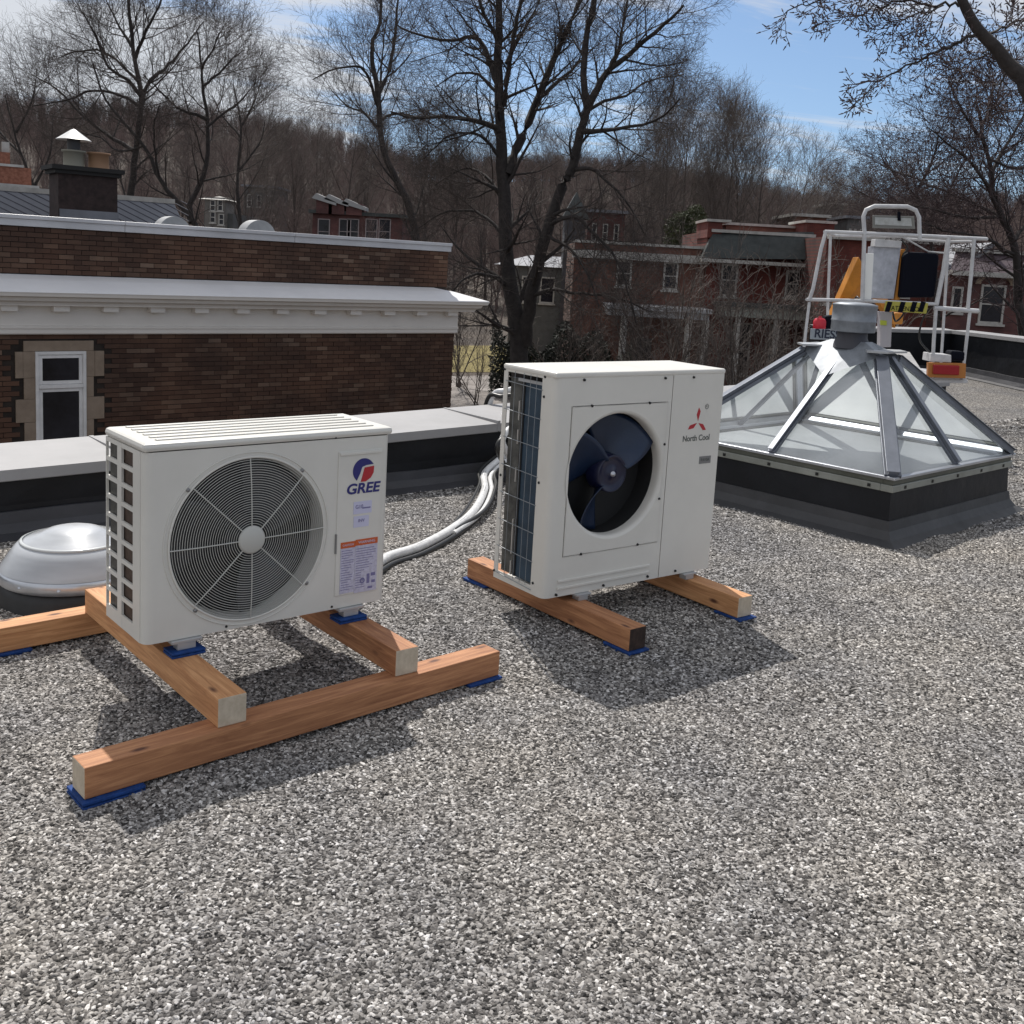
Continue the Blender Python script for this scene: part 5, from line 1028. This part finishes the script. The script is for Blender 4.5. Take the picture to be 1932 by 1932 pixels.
mid=[(560,262,110),(600,235,130),(650,215,120),(690,230,125),(505,250,105),(470,262,98),(820,235,115),(870,250,118),(1180,270,110),(1215,255,104),(1570,352,112),(1610,340,108),(1660,345,112),(1705,335,104),(20,250,100),(110,262,104),(160,262,110),(330,262,105),(930,270,112),(1030,262,115),(1120,270,100)]
near_=['above the white dormers of the hill house','just right of the white dormers','left of the slender leaning tree','behind the slender leaning tree','between the two vent hoods and the dormers','directly above the right vent hood','between the leaning tree and the tallest tree','touching the left side of the tallest tree','right of the forked trunk','left of the pale row behind the houses','right of the pale row behind the houses','above the slate mansard roof','left of the lift hoop','above the lift hoop','at the far left edge above the orange chimney','above the white conical chimney cap','just right of the conical chimney cap','behind the crooked split trunk','behind the trunk of the tallest tree','between the two forks of the tallest tree','behind the right fork near the grey tower']
for i,(x,y,D_) in enumerate(mid): stand(i%3,x,y,D_,'bare woodland tree '+near_[i],'bare trees at the foot of the hill',i*.9)
# evergreen
r=thing('evergreen_bush','dark green rounded evergreen between the brown and red houses','tree',(0,0,0)); p=at(1300,440,62); r.location=(p.x,p.y,-4.2)
rg=np.random.RandomState(8); vs=[];fs=[]; hh=p.z+4.2+1.4
for k in range(9000):
    q=rg.normal(0,1,3); q/=np.linalg.norm(q); rad=rg.uniform(.5,1)**.4*(1+.18*math.sin(q[0]*5)+.15*math.cos(q[1]*6+q[2]*4)); c_=np.array([q[0]*1.15*rad,q[1]*1.15*rad,hh-1.4+q[2]*1.5*rad]); 
    a_=rg.normal(0,.07,3); b_=rg.normal(0,.07,3); n_=len(vs); vs+=[tuple(c_),tuple(c_+a_),tuple(c_+b_)]; fs.append((n_,n_+1,n_+2))
MB().add(vs,fs).build('crown',mat('evergreen_leaf',(.035,.05,.015),.7,noise=(1.5,.4,(.07,.085,.03))),r); MB().tube([(0,0,0),(0,0,hh-1)],.15,8).build('trunk',BARK,r)
# shrubs / saplings in front of the houses
shp=[]
for sd in range(3):
    t=Tree(90+sd); st=[]
    for k in range(5): st.append(t.grow((t.r.normal(0,.15),t.r.normal(0,.15),0),(t.r.normal(0,.28),t.r.normal(0,.28),1),4.6*t.r.uniform(.7,1),.035,.006,8,.07,.04))
    b=[]
    for i in st: b+=t.sprout(i,12,.15,1,0,.6,.1,.14,5,.5,.008,absl=1.5)
    for i in b: t.sprout(i,7,.1,1,0,.7,.1,.18,3,.6,.006,absl=.6)
    shp.append(planted(t,'bare_shrub','',(0,0,0),0,None,BARK2,TWIGL,.02))
spots=[(1205,725,40),(1250,728,37),(1330,735,34),(1362,738,31),(1400,740,33),(1440,742,36),(1475,742,32),(1515,742,38),(1130,725,38),(1085,722,42),(870,700,46),(900,715,40),(1290,730,42),(1560,745,36)]
words=['in front of the brown house left of the porch','in front of the brown house porch','below the left porch column of the red house','just right of the taller unit','behind the left slope of the skylight','in front of the red house porch','rising above the left skylight rafter','left of the lift basket','right of the tallest tree trunk','at the foot of the tallest tree','at the corner of the brick building','beside the pale path','between the two porches','lowest, under the lift basket']
for i,(x,y,D_) in enumerate(spots):
    o=shp[i%3] if i<3 else copy_tree(shp[i%3]); p=at(x,y,D_); o.location=(p.x,p.y,-4.2); o.rotation_euler=(0,0,i*1.1); s_=(1.25 if 1150<x<1520 else 1)+.25*math.sin(i*2.1); o.scale=(s_,s_,s_*1.1); tag(o,'bare leggy shrub '+words[i],'shrub','bare shrubs in front of the houses')
# dark hedge at the tree foot
r=thing('evergreen_hedge','dark evergreen hedge at the foot of the tallest tree','hedge',tuple(at(1040,700,44))); r.location.z=-4.2
vs=[];fs=[]
for k in range(16000):
    x_=rg.uniform(-2.6,3.4); hgt=2.6+.5*math.sin(x_*1.7)+.4*math.sin(x_*4.1); c_=np.array([x_,rg.uniform(-.9,.9),rg.uniform(0,hgt)]); a_=rg.normal(0,.08,3); b_=rg.normal(0,.08,3); n_=len(vs); vs+=[tuple(c_),tuple(c_+a_),tuple(c_+b_)]; fs.append((n_,n_+1,n_+2))
MB().add(vs,fs).build('foliage',mat('hedge_leaf',(.012,.016,.011),.8,noise=(2,.4,(.025,.03,.02))),r)
# hill woods
hb=MB(); vs=[];fs=[]; az0,az1=-.62,.62; n_a,n_r=26,22
for i in range(n_r+1):
    rr_=88+(430-88)*i/n_r
    for j in range(n_a+1): a=az0+(az1-az0)*j/n_a; x,y=rr_*math.sin(a),rr_*math.cos(a); vs.append((x,y,hz(x,y)-.3))
fs=[(i*(n_a+1)+j,i*(n_a+1)+j+1,(i+1)*(n_a+1)+j+1,(i+1)*(n_a+1)+j) for i in range(n_r) for j in range(n_a)]
ho=hb.add(vs,fs).build('hill_woods',TWIG); wc=bpy.data.collections.new('wood_trees')
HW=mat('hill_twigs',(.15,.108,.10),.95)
for k in range(4):
    t=grown(120+k,11,.55+.1*k,15,9,6,.3,.9)
    d_=bpy.data.objects.new('x',None); o=t.mesh(0,99,'wood_tree',HW,None,(0,0,0)); COL.objects.unlink(o); wc.objects.link(o)
gn_scatter('woods',ho,wc,.055,.42,.85,3,flat=False); tag(ho,'bare brown woods covering the hill behind everything','woods',kind='stuff')
